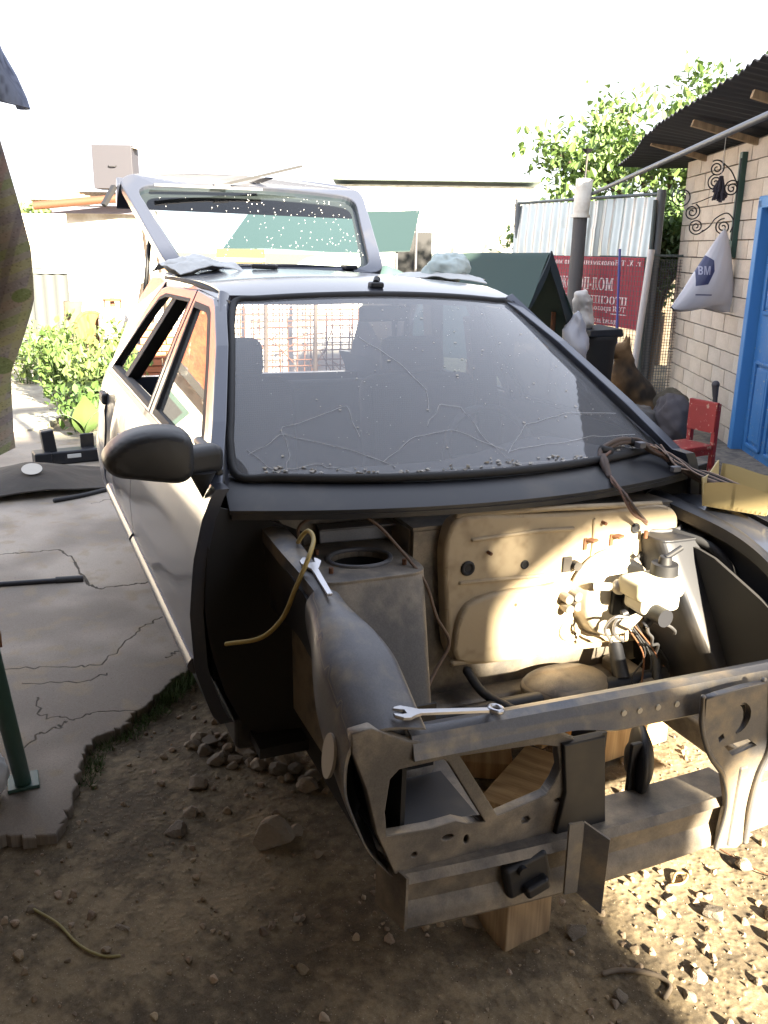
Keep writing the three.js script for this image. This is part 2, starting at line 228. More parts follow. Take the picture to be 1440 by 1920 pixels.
// ------------------------------------------------------------------ house on the right (local: +s along the wall away from the camera)
const HOUSE_ANG = Math.atan2(0.893, 0.45); // local +x -> world (0.45, -0.893); local -z... outward face is +z local
{
  const h = thing('brick_outbuilding', 'pale block outbuilding with blue door and dark sloping awning', 'building', [4.343, 0, -3.171], HOUSE_ANG);
  // local x = along wall (far end positive), local z = into the house is +z? outward normal n = (-0.893,0,-0.45)
  const out = -1; // outward is local -z
  const core = mesh('wall', join([box(2.5, 2.5, 0.2, 1.18, 1.25, 0.125), box(0.9, 0.6, 0.2, -0.52, 2.25, 0.125), box(3.2, 2.55, 0.2, -2.55, 1.27, 0.125), box(0.2, 2.5, 3.0, 2.33, 1.25, 1.72)]), std({ map: TEX.dust, color: lin(0.95, 0.9, 0.85), roughness: 0.95 }), h);
  const bmats = [lin(1, 0.97, 0.92), lin(0.94, 0.9, 0.86), lin(1.04, 1, 0.94), lin(0.98, 0.93, 0.86)].map(c => std({ map: TEX.brick, color: c, roughness: 0.9, bumpMap: TEX.grainB, bumpScale: 0.003 }));
  const bg = [0, 1, 2].map(k => bare(new THREE.BoxGeometry(0.352 - 0.004 * k, 0.146 - 0.002 * k, 0.05))).map(g => toCreasedNormals(g, 0.3)).map(boxUV);
  for (let j = 0; j < 16; j++) {
    const offs = (j % 2) * 0.18;
    for (let i = -1; i < 7; i++) {
      let x0 = -0.04 + i * 0.36 + offs, x1 = x0 + 0.352; x0 = Math.max(x0, -0.04); x1 = Math.min(x1, 2.43); if (x1 - x0 < 0.06) continue;
      const full = x1 - x0 > 0.35; const g = full ? bg[(i + j * 3 + 9) % 3] : boxUV(new THREE.BoxGeometry(x1 - x0, 0.146, 0.05));
      const m = mesh('brick', g, bmats[(i * 7 + j * 5 + 70) % 4], core, true); m.position.set((x0 + x1) / 2, 0.09 + j * 0.154, 0.003 - 0.004 * hash(i + 4, j, 2)); m.rotation.z = (hash(i + 3, j, 8) - 0.5) * 0.008;
    }
  }
  // blue panelled door
  const door = mesh('door', join([rbox(0.92, 1.9, 0.05, 0.006, -0.53, 0.97, 0.03)]), MAT.doorBlue, h);
  for (const [x, y, w, hh] of [[-0.33, 1.47, 0.3, 0.62], [-0.33, 0.45, 0.3, 0.66], [-0.74, 1.47, 0.3, 0.62], [-0.74, 0.45, 0.3, 0.66]]) mesh('panel', join([rbox(w, 0.03, 0.025, 0.008, x, y + hh / 2, -0.002), rbox(w, 0.03, 0.025, 0.008, x, y - hh / 2, -0.002), rbox(0.03, hh, 0.025, 0.008, x - w / 2, y, -0.004), rbox(0.03, hh, 0.025, 0.008, x + w / 2, y, -0.004), rbox(w - 0.08, hh - 0.08, 0.02, 0.008, x, y, 0.0)]), MAT.doorBlue, door);
  mesh('door_frame', join([rbox(0.09, 2.0, 0.16, 0.008, -0.015, 1.0, 0.0), rbox(0.09, 2.0, 0.16, 0.008, -1.035, 1.0, 0.0), rbox(1.1, 0.09, 0.16, 0.008, -0.525, 1.98, 0.0)]), std({ color: lin(0.06, 0.22, 0.5), roughness: 0.5 }), h);
  mesh('door_step', rbox(1.2, 0.1, 0.35, 0.01, -0.5, 0.0, -0.15), std({ map: TEX.dust, roughness: 0.95 }), h);
  // green wall batten the iron bracket hangs on
  mesh('wall_batten', rbox(0.07, 0.84, 0.05, 0.006, 0.62, 1.98, -0.045), MAT.greenpaint, h);
  // dark corrugated awning, tilted up and outwards, sagging at the far end
  const aw = (u, v) => { const s = lerp(-5.5, 3.35, u), cor = 0.012 * Math.sin(s * 2 * Math.PI / 0.14); const k = sstep(1.0, 3.35, s); return [s - 0.35 * (1 - v) * k, lerp(2.46, 2.68 - 0.2 * k - 0.03 * Math.sin(s * 1.3), v) + cor + 0.02 * (noise3(s * 2, v * 3) - 0.5), lerp(0.5, -0.67 + 0.1 * k + 0.03 * (noise3(s * 3, 1) - 0.5), v)]; };
  mesh('awning', shell(aw, 260, 6, [0, 0.008, 0], 0.9), std({ color: lin(0.03, 0.033, 0.042), roughness: 0.8 }), h);
  const up = (u, v) => { const s = lerp(-5.5, 1.2, u); return [s + 0.6 * v, lerp(2.74, 3.3, v) + 0.014 * Math.sin(s * 2 * Math.PI / 0.15), lerp(-0.52, 1.6, v)]; };
  mesh('roof', shell(up, 180, 4, [0, 0.01, 0], 0.9), std({ color: lin(0.3, 0.29, 0.31), roughness: 0.85 }), h);
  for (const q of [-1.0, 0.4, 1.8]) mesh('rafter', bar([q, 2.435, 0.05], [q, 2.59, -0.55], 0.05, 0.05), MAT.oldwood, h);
}
const HM = new THREE.Matrix4().makeRotationY(HOUSE_ANG).setPosition(4.343, 0, -3.171);
function onHouse(name, label, cat, p, group) { const q = V(...p).applyMatrix4(HM); return thing(name, label, cat, [q.x, q.y, q.z], HOUSE_ANG, group); }
const BRK = HOUSE_ANG + Math.PI / 2; // local +x points out from the wall
function offWall(name, label, cat, p) { const t = onHouse(name, label, cat, p); t.rotation.y = BRK; return t; }
{ // wrought iron bracket of scrolls standing out from the wall
  const t = offWall('iron_scroll_bracket', 'black wrought iron bracket of spiral scrolls standing out from the pale block wall', 'bracket', [0.6, 1.75, -0.07]);
  const iron = std({ color: lin(0.03, 0.03, 0.034), roughness: 0.6, metalness: 0.4 }), Y = 1.75;
  const spiral = (cx, cy, r, turns, a0, dir, r1 = 0.01) => { const p = []; const n = 50; for (let i = 0; i <= n; i++) { const k = i / n, a = a0 + dir * k * turns * 2 * Math.PI, R = lerp(r, r1, k); p.push([cx + R * Math.cos(a), cy - Y + R * Math.sin(a), 0]); } return tube(p, 0.0058, 130, 6); };
  for (const s of [[0.448, 2.045, 0.088, 2.1, 0.9, -1], [0.354, 1.926, 0.068, 2.1, 2.0, 1], [0.307, 1.81, 0.066, 2.1, 3.6, 1], [0.085, 1.81, 0.066, 2.1, 1.6, -1], [0.19, 2.27, 0.066, 2.1, 1.0, 1], [0.19, 2.16, 0.064, 2.1, 1.3, -1], [0.05, 2.115, 0.066, 2.1, 2.4, -1]]) mesh('scroll', spiral(...s), iron, t);
  mesh('stem', join([tube([[0.36, 0.24, 0], [0.3, 0.26, 0], [0.2, 0.3, 0], [0.12, 0.31, 0]], 0.0045, 24, 6), tube([[0.25, 0.02, 0], [0.2, 0.06, 0], [0.15, 0.13, 0], [0.06, 0.17, 0], [0.0, 0.1, 0], [0.02, 0.02, 0]], 0.0055, 30, 6), tube([[0.14, 0.56, 0], [0.07, 0.5, 0], [0.0, 0.38, 0]], 0.0055, 20, 6), rod([0, -0.05, 0], [0, 0.6, 0], 0.008)]), iron, t);
}
{ // bundle of dark feathers / dried herbs
  const t = offWall('dried_herb_bundle', 'dark dried bundle hanging by a string among the iron scrolls', 'bundle', [0.585, 2.05, -0.22]);
  const g = []; for (let i = 0; i < 60; i++) { const a = rr(0, 6.28), r = rr(0.01, 0.06); g.push(rod([rr(-0.012, 0.012), 0.16, rr(-0.012, 0.012)], [1.1 * r * Math.cos(a), rr(-0.05, 0.06), 0.6 * r * Math.sin(a)], 0.004, 0.009, 5)); }
  mesh('sprigs', g, std({ color: lin(0.05, 0.045, 0.06), roughness: 0.95 }), t);
  mesh('string', rod([0, 0.15, 0], [0, 0.5, 0], 0.003), MAT.rag, t);
}
{ // plastic bag
  const cv = document.createElement('canvas'); cv.width = cv.height = 512; const c = cv.getContext('2d'); c.fillStyle = '#c9c8cf'; c.fillRect(0, 0, 512, 512);
  c.fillStyle = '#343a63'; c.beginPath(); c.moveTo(190, 180); c.lineTo(250, 165); c.lineTo(320, 195); c.lineTo(330, 250); c.lineTo(290, 320); c.lineTo(195, 330); c.closePath(); c.fill();
  c.fillStyle = '#9c9db4'; c.font = 'bold 62px sans-serif'; c.fillText('BM', 206, 270); c.fillStyle = '#5a5c7a'; c.fillRect(200, 372, 130, 7);
  const tx = new THREE.CanvasTexture(cv); tx.colorSpace = THREE.SRGBColorSpace;
  const t = offWall('plastic_bag', 'white plastic bag with dark blue print hanging from the iron scrolls', 'bag', [0.56, 1.14, -0.26]);
  const N = 28, f = (u, v) => { const a = u * 2 * Math.PI, H = 0.64; const w = 0.34 * Math.pow(1 - v, 0.8) + 0.03, d = 0.16 * Math.pow(Math.sin(Math.PI * Math.min(1, 0.35 + 0.65 * (1 - v))), 0.7) * (1 - v) + 0.012; const cr = 0.02 * Math.sin(a * 7 + v * 3) * (1 - v) + 0.012 * Math.sin(a * 13 + v * 9); const ox = -0.11 * Math.pow(v, 0.8); return [ox + 0.5 * w * Math.cos(a) * (1 + cr) + 0.08 * (1 - v) * Math.cos(a), H * v - (v < 0.02 ? 0 : 0) + 0.03 * Math.sin(a * 2) * (1 - v), d * Math.sin(a) * (1 + 2 * cr)]; };
  const g = new THREE.BufferGeometry(), P = [], U = [], I = []; for (let j = 0; j <= N; j++) for (let i = 0; i <= 48; i++) { const p = f(i / 48, j / N); P.push(...p); U.push(0.56 - p[0] * 1.9, 0.12 + p[1] * 1.25); }
  for (let j = 0; j < N; j++) for (let i = 0; i < 48; i++) { const a = j * 49 + i; I.push(a, a + 1, a + 50, a, a + 50, a + 49); } const b0 = P.length / 3; P.push(0, 0.02, 0); U.push(0.5, 0.05); for (let i = 0; i < 48; i++) I.push(b0, i + 1, i);
  g.setAttribute('position', new THREE.Float32BufferAttribute(P, 3)); g.setAttribute('uv', new THREE.Float32BufferAttribute(U, 2)); g.setIndex(I); g.computeVertexNormals();
  mesh('sack', g, phy({ map: tx, roughness: 0.4, transmission: 0.15, thickness: 0 }), t, true);
  mesh('handle', tube([[-0.11, 0.61, 0], [-0.12, 0.63, 0.005], [-0.11, 0.66, 0], [-0.1, 0.63, -0.005], [-0.11, 0.61, 0]], 0.006, 20, 5), MAT.rag, t);
}
// support pole under the awning
tag(mesh('support_pole', rod([5.25, 2.17, -6.97], [2.3, 2.285, -1.12], 0.019, 0.019, 10), std({ color: lin(0.09, 0.1, 0.12), roughness: 0.5, metalness: 0.3 })), 'long grey pole running below the dark awning of the outbuilding', 'pole');
// ------------------------------------------------------------------ yard fence with corrugated top, banner and wire mesh
// fence line: right end A (5.03,-5.35) to left end B (4.86,-7.70)
const FA = [5.03, -5.33], FB = [4.86, -7.72], FL = Math.hypot(FB[0] - FA[0], FB[1] - FA[1]);
const FANG = Math.atan2(-(FB[1] - FA[1]), FB[0] - FA[0]); // local +x from A to B
{
  const f = thing('yard_fence', 'yard fence with corrugated metal top and wire mesh on steel posts', 'fence', [FA[0], 0, FA[1]], FANG);
  for (const [k, y0, y1] of [[0, 1.82, 2.13], [1, 1.545, 1.85]]) {
    for (let p = 0; p < 3; p++) {
      const a = FL * p / 3 - 0.02, b = FL * (p + 1) / 3 + 0.02;
      mesh('corrugated_sheet', shell((u, v) => { const s = lerp(a, b, u); return [s, lerp(y0, y1, v) + 0.006 * Math.sin(s * 3 + p), 0.022 * Math.sin(s * 2 * Math.PI / 0.155) - 0.02 * k + 0.02 * v + 0.008 * p + 0.012 * (noise3(s * 4, v * 2 + k * 5, p) - 0.5)]; }, 60, 3, [0, 0, 0.002], 0.9), MAT.galv, f);
    }
  }
  const wires = []; for (let x = 0; x < FL; x += 0.045) wires.push(box(0.004, 1.45, 0.004, x, 0.8, -0.06)); for (let y = 0.1; y < 1.52; y += 0.05) wires.push(box(FL, 0.004, 0.004, FL / 2, y, -0.064));
  const wm = mesh('wire_mesh', wires, std({ color: lin(0.12, 0.12, 0.13), metalness: 0.5, roughness: 0.6 }), f); wm.userData.kind = 'stuff';
  mesh('rail', join([rod([-0.05, 2.16, 0.03], [FL, 2.15, 0.03], 0.018), rod([-0.05, 1.53, 0.02], [FL, 1.53, 0.02], 0.016)]), std({ color: lin(0.1, 0.12, 0.13), metalness: 0.4, roughness: 0.5 }), f);
  for (const x of [-0.02, 1.25, 2.42]) mesh('post', rod([x, -0.1, 0.05], [x, 2.2, 0.05], 0.045, 0.045, 14), std({ color: lin(0.13, 0.14, 0.15), roughness: 0.5, metalness: 0.4 }), f);
}
// short mesh panel between the fence and the outbuilding, with a pale steel pipe
{
  const A = [5.0, -5.3], B = [5.42, -5.16], L = Math.hypot(B[0] - A[0], B[1] - A[1]);
  const f = thing('mesh_gate', 'narrow wire mesh gate panel between the fence and the pale block wall', 'gate', [A[0], 0, A[1]], Math.atan2(-(B[1] - A[1]), B[0] - A[0]));
  const w = []; for (let x = 0.02; x < L; x += 0.028) w.push(box(0.005, 1.45, 0.005, x, 0.8, 0)); for (let y = 0.08; y < 1.54; y += 0.03) w.push(box(L, 0.005, 0.005, L / 2, y, 0.005));
  const m = mesh('wire_mesh', w, std({ color: lin(0.09, 0.1, 0.11), metalness: 0.4, roughness: 0.6 }), f); m.userData.kind = 'stuff';
  mesh('frame', join([rod([0, 0.0, 0], [0, 2.1, 0], 0.02), rod([L, 0, 0], [L, 1.7, 0], 0.018), rod([0, 1.56, 0], [L, 1.56, 0], 0.014), rod([0, 0.07, 0], [L, 0.07, 0], 0.014)]), std({ color: lin(0.07, 0.09, 0.09), roughness: 0.6 }), f);
  mesh('pale_pipe', rod([-0.12, 0.0, 0.1], [-0.03, 1.62, 0.1], 0.035, 0.035, 14), std({ color: lin(0.52, 0.5, 0.5), roughness: 0.5, metalness: 0.2 }), f);
}
{ // red banner hung on the fence, its printed face turned away: the letters read mirrored
  const cv = document.createElement('canvas'); cv.width = 1024; cv.height = 400; const c = cv.getContext('2d');
  c.fillStyle = '#a03a48'; c.fillRect(0, 0, 1024, 400); c.save(); c.translate(1024, 0); c.scale(-1, 1);
  c.fillStyle = '#e6d8d8'; c.textBaseline = 'top';
  c.font = 'bold 44px serif'; c.fillText('г. Х. Т Новокаменна рано мо. кажа лутфо. Х', 20, 8, 980);
  c.fillRect(640, 82, 360, 5);
  c.font = 'bold 96px serif'; c.fillText('МОЛ-ПОКОЖ', 190, 100, 420); c.font = 'bold 40px serif'; c.fillText('НОЧИ', 700, 108); c.fillText('ЯЖ0Ш', 700, 150); c.fillRect(690, 94, 180, 6);
  c.font = 'bold 62px serif'; c.fillText('ПТОСІППОСА ХІПП', 90, 208, 560); c.font = 'bold 40px serif'; c.fillText('ТОЯ прозолова Х', 100, 268, 470); c.fillRect(90, 318, 110, 5);
  c.font = 'italic bold 40px serif'; c.fillText('дажі илизици', 150, 340, 360); c.restore();
  const tx = new THREE.CanvasTexture(cv); tx.colorSpace = THREE.SRGBColorSpace;
  const L = FL - 0.1, g = shell((u, v) => [u * L, lerp(0.80, 1.535, v) + 0.01 * Math.sin(u * 5) * (1 - v), 0.012 * Math.sin(u * 9 + v * 3) + 0.015 * (noise3(u * 6, v * 3) - 0.5)], 50, 16, [0, 0, -0.003], 0.9);
  const p = g.attributes.position, uv = new Float32Array(p.count * 2); for (let i = 0; i < p.count; i++) { uv[2 * i] = 1 - p.getX(i) / L; uv[2 * i + 1] = (p.getY(i) - 0.79) / 0.75; } g.setAttribute('uv', new THREE.BufferAttribute(uv, 2));
  const b = mesh('red_banner', g, std({ map: tx, roughness: 0.7 }), null, true); b.position.set(FA[0], 0, FA[1]); b.rotation.y = FANG; b.translateX(0.05); b.translateZ(-0.03);
  tag(b, 'red banner with white mirrored lettering hung on the wire fence', 'banner');
}
tag(mesh('blue_rod', rod([4.56, 0.62, -5.15], [4.66, 1.62, -5.36], 0.013), std({ color: lin(0.05, 0.05, 0.22), roughness: 0.5 })), 'thin blue rod leaning against the red banner', 'rod');
{ // stove pipe
  const t = thing('stove_pipe', 'tall grey stove pipe with white top and small cap beside the fence', 'pipe', [4.66, 0, -6.1]);
  mesh('flue', rod([0, 0.0, 0], [0.03, 1.97, -0.02], 0.075, 0.075, 20), std({ color: lin(0.09, 0.085, 0.085), roughness: 0.8, bumpMap: TEX.grainB, bumpScale: 0.002 }), t);
  mesh('white_sleeve', join([rod([0.03, 1.95, -0.02], [0.05, 2.33, -0.02], 0.085, 0.09, 20), rod([0.03, 1.94, -0.02], [0.03, 1.97, -0.02], 0.1, 0.1, 20)]), MAT.plaster, t);
  mesh('cap_rod', rod([0.05, 2.3, -0.02], [0.06, 2.58, -0.02], 0.012), MAT.darkmetal, t);
  mesh('cap', new THREE.ConeGeometry(0.065, 0.06, 16, 1).rotateX(Math.PI).translate(0.06, 2.6, -0.02), MAT.darkmetal, t);
}
{ // black drum with rubbish
  const t = thing('black_bin', 'large black plastic bin by the fence beside the sitting dog', 'bin', [3.57, 0, -4.2]);
  const pts = [[0.0, 0.01], [0.19, 0.0], [0.22, 0.05], [0.27, 0.8], [0.29, 0.86], [0.29, 0.9], [0.265, 0.9], [0.26, 0.85], [0.2, 0.08], [0, 0.07]].map(p => new THREE.Vector2(...p));
  mesh('tub', new THREE.LatheGeometry(pts, 28).scale(0.68, 1, 0.68), MAT.liner, t); mesh('lid', rumple(rbox(0.36, 0.08, 0.36, 0.02, 0.0, 0.93, 0), 0.02, 6), MAT.black, t);
  const b = thing('refuse_bag', 'pale grey plastic sheet bag standing behind the windscreen pillar', 'bag', [3.05, 0, -3.75]);
  mesh('sack', rumple(bare(new THREE.SphereGeometry(0.2, 48, 40)).scale(0.62, 2.9, 0.5).translate(0, 0.58, 0), 0.07, 8, 2), phy({ color: lin(0.4, 0.4, 0.43), roughness: 0.35 }), b);
  const b2 = thing('refuse_bag', 'crumpled cream plastic bag standing on the black bin edge', 'bag', [3.44, 0.9, -4.22]);
  mesh('sack', rumple(bare(new THREE.SphereGeometry(0.15, 48, 40)).scale(0.7, 1.25, 0.5).translate(0, 0.19, 0), 0.07, 10, 5), phy({ color: lin(0.5, 0.46, 0.42), roughness: 0.5 }), b2);
}
{ // dark green tarpaulin over a ridge pole
  const t = thing('green_tarpaulin', 'dark green tarpaulin draped as a tent over a ridge behind the car roof', 'tarpaulin', [2.62, 0, -4.05], 0.35);
  const f = (u, v) => { const s = lerp(-0.95, 0.85, u), k = Math.abs(s + 0.02); return [s * 0.62, 1.6 - Math.pow(k, 0.9) * 0.86 - 0.03 * v + 0.02 * noise3(u * 6, v * 4), lerp(0.35, -0.9, v) + 0.04 * noise3(u * 4, v * 3, 2)]; };
  mesh('cover', shell(f, 40, 14, [0, -0.012, 0], 0.8), std({ color: lin(0.025, 0.05, 0.045), roughness: 0.75 }), t);
  mesh('front_fold', join([shell((u, v) => { const s = lerp(-0.95, -0.02, u); return [s * 0.62, 1.6 - Math.pow(Math.abs(s + 0.02), 0.9) * 0.86 - 0.1 * v, 0.355 + 0.01 * Math.sin(u * 9)]; }, 16, 3, [0, 0, 0.012]), shell((u, v) => { const s = lerp(-0.02, 0.85, u); return [s * 0.62, 1.6 - Math.pow(Math.abs(s + 0.02), 0.9) * 0.86 - 0.14 * v, 0.36 + 0.01 * Math.sin(u * 9)]; }, 16, 3, [0, 0, 0.012])]), std({ color: lin(0.02, 0.03, 0.034), roughness: 0.7 }), t);
  for (const [x, z] of [[-0.3, 0.2], [0.3, 0.2], [-0.3, -0.7], [0.3, -0.7]]) mesh('leg', rod([x, 0, z], [x, 1.12, z], 0.02), MAT.rust, t);
}
{ // orange board frame seen through the car windows
  const t = thing('orange_board', 'weathered orange wooden frame standing behind the car', 'board', [2.12, 0, -4.75], 0.3);
  mesh('upright', join([bar([-0.14, 0, 0], [-0.12, 1.1, 0], 0.06, 0.04)]), std({ color: lin(0.5, 0.2, 0.1), roughness: 0.8 }), t);
  mesh('upright', bar([0.12, 0, 0], [0.12, 1.1, 0], 0.05, 0.04), std({ color: lin(0.3, 0.24, 0.2), roughness: 0.8 }), t);
  mesh('head_board', rumple(rbox(0.36, 0.12, 0.05, 0.015, 0, 1.1, 0), 0.01, 9), std({ color: lin(0.5, 0.19, 0.1), roughness: 0.8 }), t);
}
// ------------------------------------------------------------------ far side of the yard
{
  const t = thing('white_house', 'sunlit white house with a pale roof edge beyond the yard fence', 'building', [7.0, 0, -14.0], -0.41);
  mesh('wall', join([box(3.9, 2.75, 0.3, -0.1, 1.37, 0), box(0.3, 2.75, 4, -1.9, 1.37, -2.15), box(0.3, 2.75, 4, 1.7, 1.37, -2.15)]), MAT.plaster, t);
  mesh('roof', join([box(4.0, 0.09, 4.6, -0.1, 2.8, -1.9, 0, -0.03)]), std({ color: lin(0.3, 0.4, 0.42), roughness: 0.7 }), t);
  const d = mesh('window', rbox(0.8, 0.9, 0.06, 0.01, -0.5, 1.5, 0.16), std({ color: lin(0.7, 0.7, 0.68), roughness: 0.6 }), t); mesh('pane', box(0.66, 0.76, 0.02, -0.5, 1.5, 0.185), MAT.black, d);
}
{
  const t = thing('teal_canopy', 'teal green canvas canopy on thin poles in front of the white house', 'canopy', [3.2, 0, -9.6], -0.41);
  mesh('canvas', shell((u, v) => [lerp(-1.3, 1.15, u) + 0.5 * (1 - v) * (u < 0.5 ? -0.4 : -0.35), lerp(1.54, 2.1, v) + 0.02 * Math.sin(u * 7), lerp(0.5, -0.9, v)], 24, 8, [0, 0.01, 0]), MAT.tealTarp, t);
  mesh('valance', shell((u, v) => [lerp(0.35, 1.15, u), lerp(2.1 - 0.56 * (1 - u), 2.1, v), -0.9 + 0.01 * Math.sin(u * 20)], 10, 4, [0, 0, 0.008]), MAT.tealTarp, t);
  for (const x of [-1.25, 1.1]) for (const z of [-0.85]) mesh('pole', rod([x, 0, z], [x, 2.1, z], 0.02), MAT.trim, t);
  for (const x of [-1.4, 0.8]) mesh('pole', rod([x, 0, 0.45], [x, 1.55, 0.45], 0.02), MAT.trim, t);
}
{ // pale car-like white bundle and yellow box seen through the tailgate glass
  const t = thing('yellow_box', 'yellow cardboard box with a grey tape band seen through the tailgate glass', 'box', [1.15, 0.0, -6.95], -0.35);
  mesh('stand', join([bar([-0.22, 0, 0.1], [-0.22, 1.35, 0.1], 0.05), bar([0.22, 0, 0.1], [0.22, 1.35, 0.1], 0.05), box(0.56, 0.03, 0.4, 0, 1.355, 0)]), MAT.wood, t);
  mesh('carton', rbox(0.46, 0.2, 0.3, 0.006, 0, 1.47, 0), std({ color: lin(0.11, 0.075, 0.022), roughness: 0.8 }), t); mesh('tape_band', box(0.464, 0.035, 0.304, 0, 1.465, 0), std({ color: lin(0.45, 0.43, 0.38), roughness: 0.6 }), t);
  const s = thing('covered_pile', 'pale sheet covered pile behind the car below the teal canopy', 'pile', [2.0, 0, -6.9]);
  mesh('sheet', rumple(bare(new THREE.SphereGeometry(0.5, 40, 28)).scale(1.1, 1.45, 0.8).translate(0, 0.78, 0), 0.1, 3), MAT.rag, s);
  const k = thing('dark_heap', 'dark green heap of sheeting beside the pale covered pile', 'heap', [2.62, 0, -6.6]);
  mesh('sheet', rumple(bare(new THREE.SphereGeometry(0.4, 32, 20)).scale(1.0, 1.75, 0.8).translate(0, 0.72, 0), 0.08, 3, 9), std({ color: lin(0.03, 0.06, 0.06), roughness: 0.8 }), k);
}
{ // rusty mesh panel leaning behind the car
  const t = thing('rusty_mesh_panel', 'rusty reinforcing mesh panel with brushwood standing behind the car', 'mesh panel', [1.1, 0, -4.95], -0.1);
  const w = []; for (let i = 0; i < 26; i++) { const x = -0.85 + i * 0.068 + rr(-0.012, 0.012); w.push(rod([x, 0, rr(-0.02, 0.02)], [x + rr(-0.05, 0.05), 1.25 + rr(-0.1, 0.05), rr(-0.03, 0.03)], 0.007, 0.006, 5)); } for (let j = 0; j < 20; j++) { const y = 0.1 + j * 0.06 + rr(-0.012, 0.012); w.push(rod([-0.88, y, 0.01], [0.88, y + rr(-0.03, 0.03), 0.01], 0.006, 0.006, 5)); }
  for (let i = 0; i < 30; i++) { const x = rr(-0.8, 0.8), y = rr(0.3, 0.9); w.push(rod([x, y, 0.03], [x + rr(-0.4, 0.4), y + rr(0, 0.35), 0.04], 0.006, 0.003, 4)); }
  mesh('bars', w, MAT.rust, t);
  for (const x of [-0.3, 0.12]) mesh('stake', rod([x, 0, 0.04], [x + 0.03, 1.3, 0.03], 0.022, 0.018, 7), MAT.bark, t);
  const s = thing('pale_board', 'pale sunlit board standing behind the rusty mesh panel', 'board', [1.2, 0, -5.4], -0.1);
  mesh('plank', rbox(2.1, 1.1, 0.05, 0.01, 0, 0.57, 0), MAT.plaster, s);
}
// left shed
{
  const t = thing('white_shed', 'sunlit white shed with board roof across the yard', 'shed', [0.5, 0, -13.1], -0.41);
  mesh('wall', join([box(1.65, 2.1, 0.15, 0.05, 1.05, 0), box(0.15, 2.1, 2, -0.7, 1.05, -1.05)]), MAT.plaster, t);
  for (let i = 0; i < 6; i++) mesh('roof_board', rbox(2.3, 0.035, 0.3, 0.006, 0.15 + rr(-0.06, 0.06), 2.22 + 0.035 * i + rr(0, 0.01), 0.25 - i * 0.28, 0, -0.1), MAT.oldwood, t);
  mesh('fascia', rbox(1.6, 0.12, 0.04, 0.006, 0.1, 2.1, 0.2), std({ color: lin(0.2, 0.19, 0.24), roughness: 0.8 }), t);
  mesh('door_seam', box(0.04, 1.5, 0.02, 0.45, 0.8, 0.09), std({ color: lin(0.4, 0.4, 0.38), roughness: 0.8 }), t);
  const pp = tag(mesh('orange_pipe', rod([-0.5, 2.13, -12.9], [1.1, 2.3, -12.25], 0.06, 0.06, 14), std({ color: lin(0.11, 0.04, 0.02), roughness: 0.6 })), 'long orange pipe laid along the shed roof edge', 'pipe');
  const b = thing('grey_box', 'grey metal box with a small handle standing on the shed roof', 'box', [0.78, 2.42, -13.1], -0.41);
  mesh('body', rbox(0.62, 0.64, 0.4, 0.008, 0, 0.32, 0), std({ color: lin(0.03, 0.029, 0.038), roughness: 0.6 }), b); mesh('handle', tube([[-0.06, 0.335, 0.205], [-0.05, 0.325, 0.225], [0.05, 0.325, 0.225], [0.06, 0.335, 0.205]], 0.008, 12, 6), MAT.black, b);
  mesh('flap', box(0.1, 0.004, 0.3, 0.35, 0.6, 0, 0, 0, -0.25), MAT.plaster, b);
}
{ // grey sheet fence at far left
  const t = thing('grey_sheet_fence', 'weathered grey sheet fence beside the white shed', 'fence', [-0.75, 0, -12.0], -0.35);
  for (let i = 0; i < 3; i++) mesh('sheet', shell((u, v) => [lerp(-0.9 + i * 0.5, -0.38 + i * 0.5, u), lerp(0.05, 1.18, v), 0.015 * Math.sin(u * 20) + 0.02 * i], 20, 2, [0, 0, 0.006]), std({ color: lin(0.06, 0.066, 0.068), roughness: 0.9 }), t);
  mesh('rail', join([box(1.6, 0.06, 0.04, -0.15, 1.2, 0.06), box(1.6, 0.05, 0.04, -0.15, 0.25, 0.06)]), std({ color: lin(0.16, 0.17, 0.16), roughness: 0.9 }), t);
  mesh('upper_sheet', box(1.6, 0.75, 0.02, -0.15, 1.62, 0.0), MAT.plaster, t);
}
{ // old house at the left whose roof and wall mirror in the car window
  const t = thing('orange_roofed_house', 'low white house with an orange tiled roof at the left of the yard', 'building', [-4.4, 0, -11.6], 0.12);
  mesh('wall', join([box(5.0, 2.0, 0.25, 0, 1.0, 0), box(0.25, 2.0, 4, 2.4, 1.0, -2.1)]), MAT.plaster, t);
  mesh('roof', shell((u, v) => [lerp(-2.8, 2.75, u), lerp(1.98, 3.4, v) + 0.02 * Math.sin(u * 120), lerp(0.45, -2.2, v)], 160, 6, [0, 0.03, 0], 0.9), std({ map: TEX.tile, roughness: 0.9 }), t);
  mesh('fascia', box(5.5, 0.12, 0.03, 0, 1.93, 0.45), std({ color: lin(0.05, 0.045, 0.04), roughness: 0.8 }), t);
  const wn = mesh('window', rbox(0.9, 0.9, 0.06, 0.01, 1.2, 1.15, 0.14), MAT.greenpaint, t); mesh('pane', box(0.74, 0.74, 0.02, 1.2, 1.15, 0.165), MAT.black, wn);
}
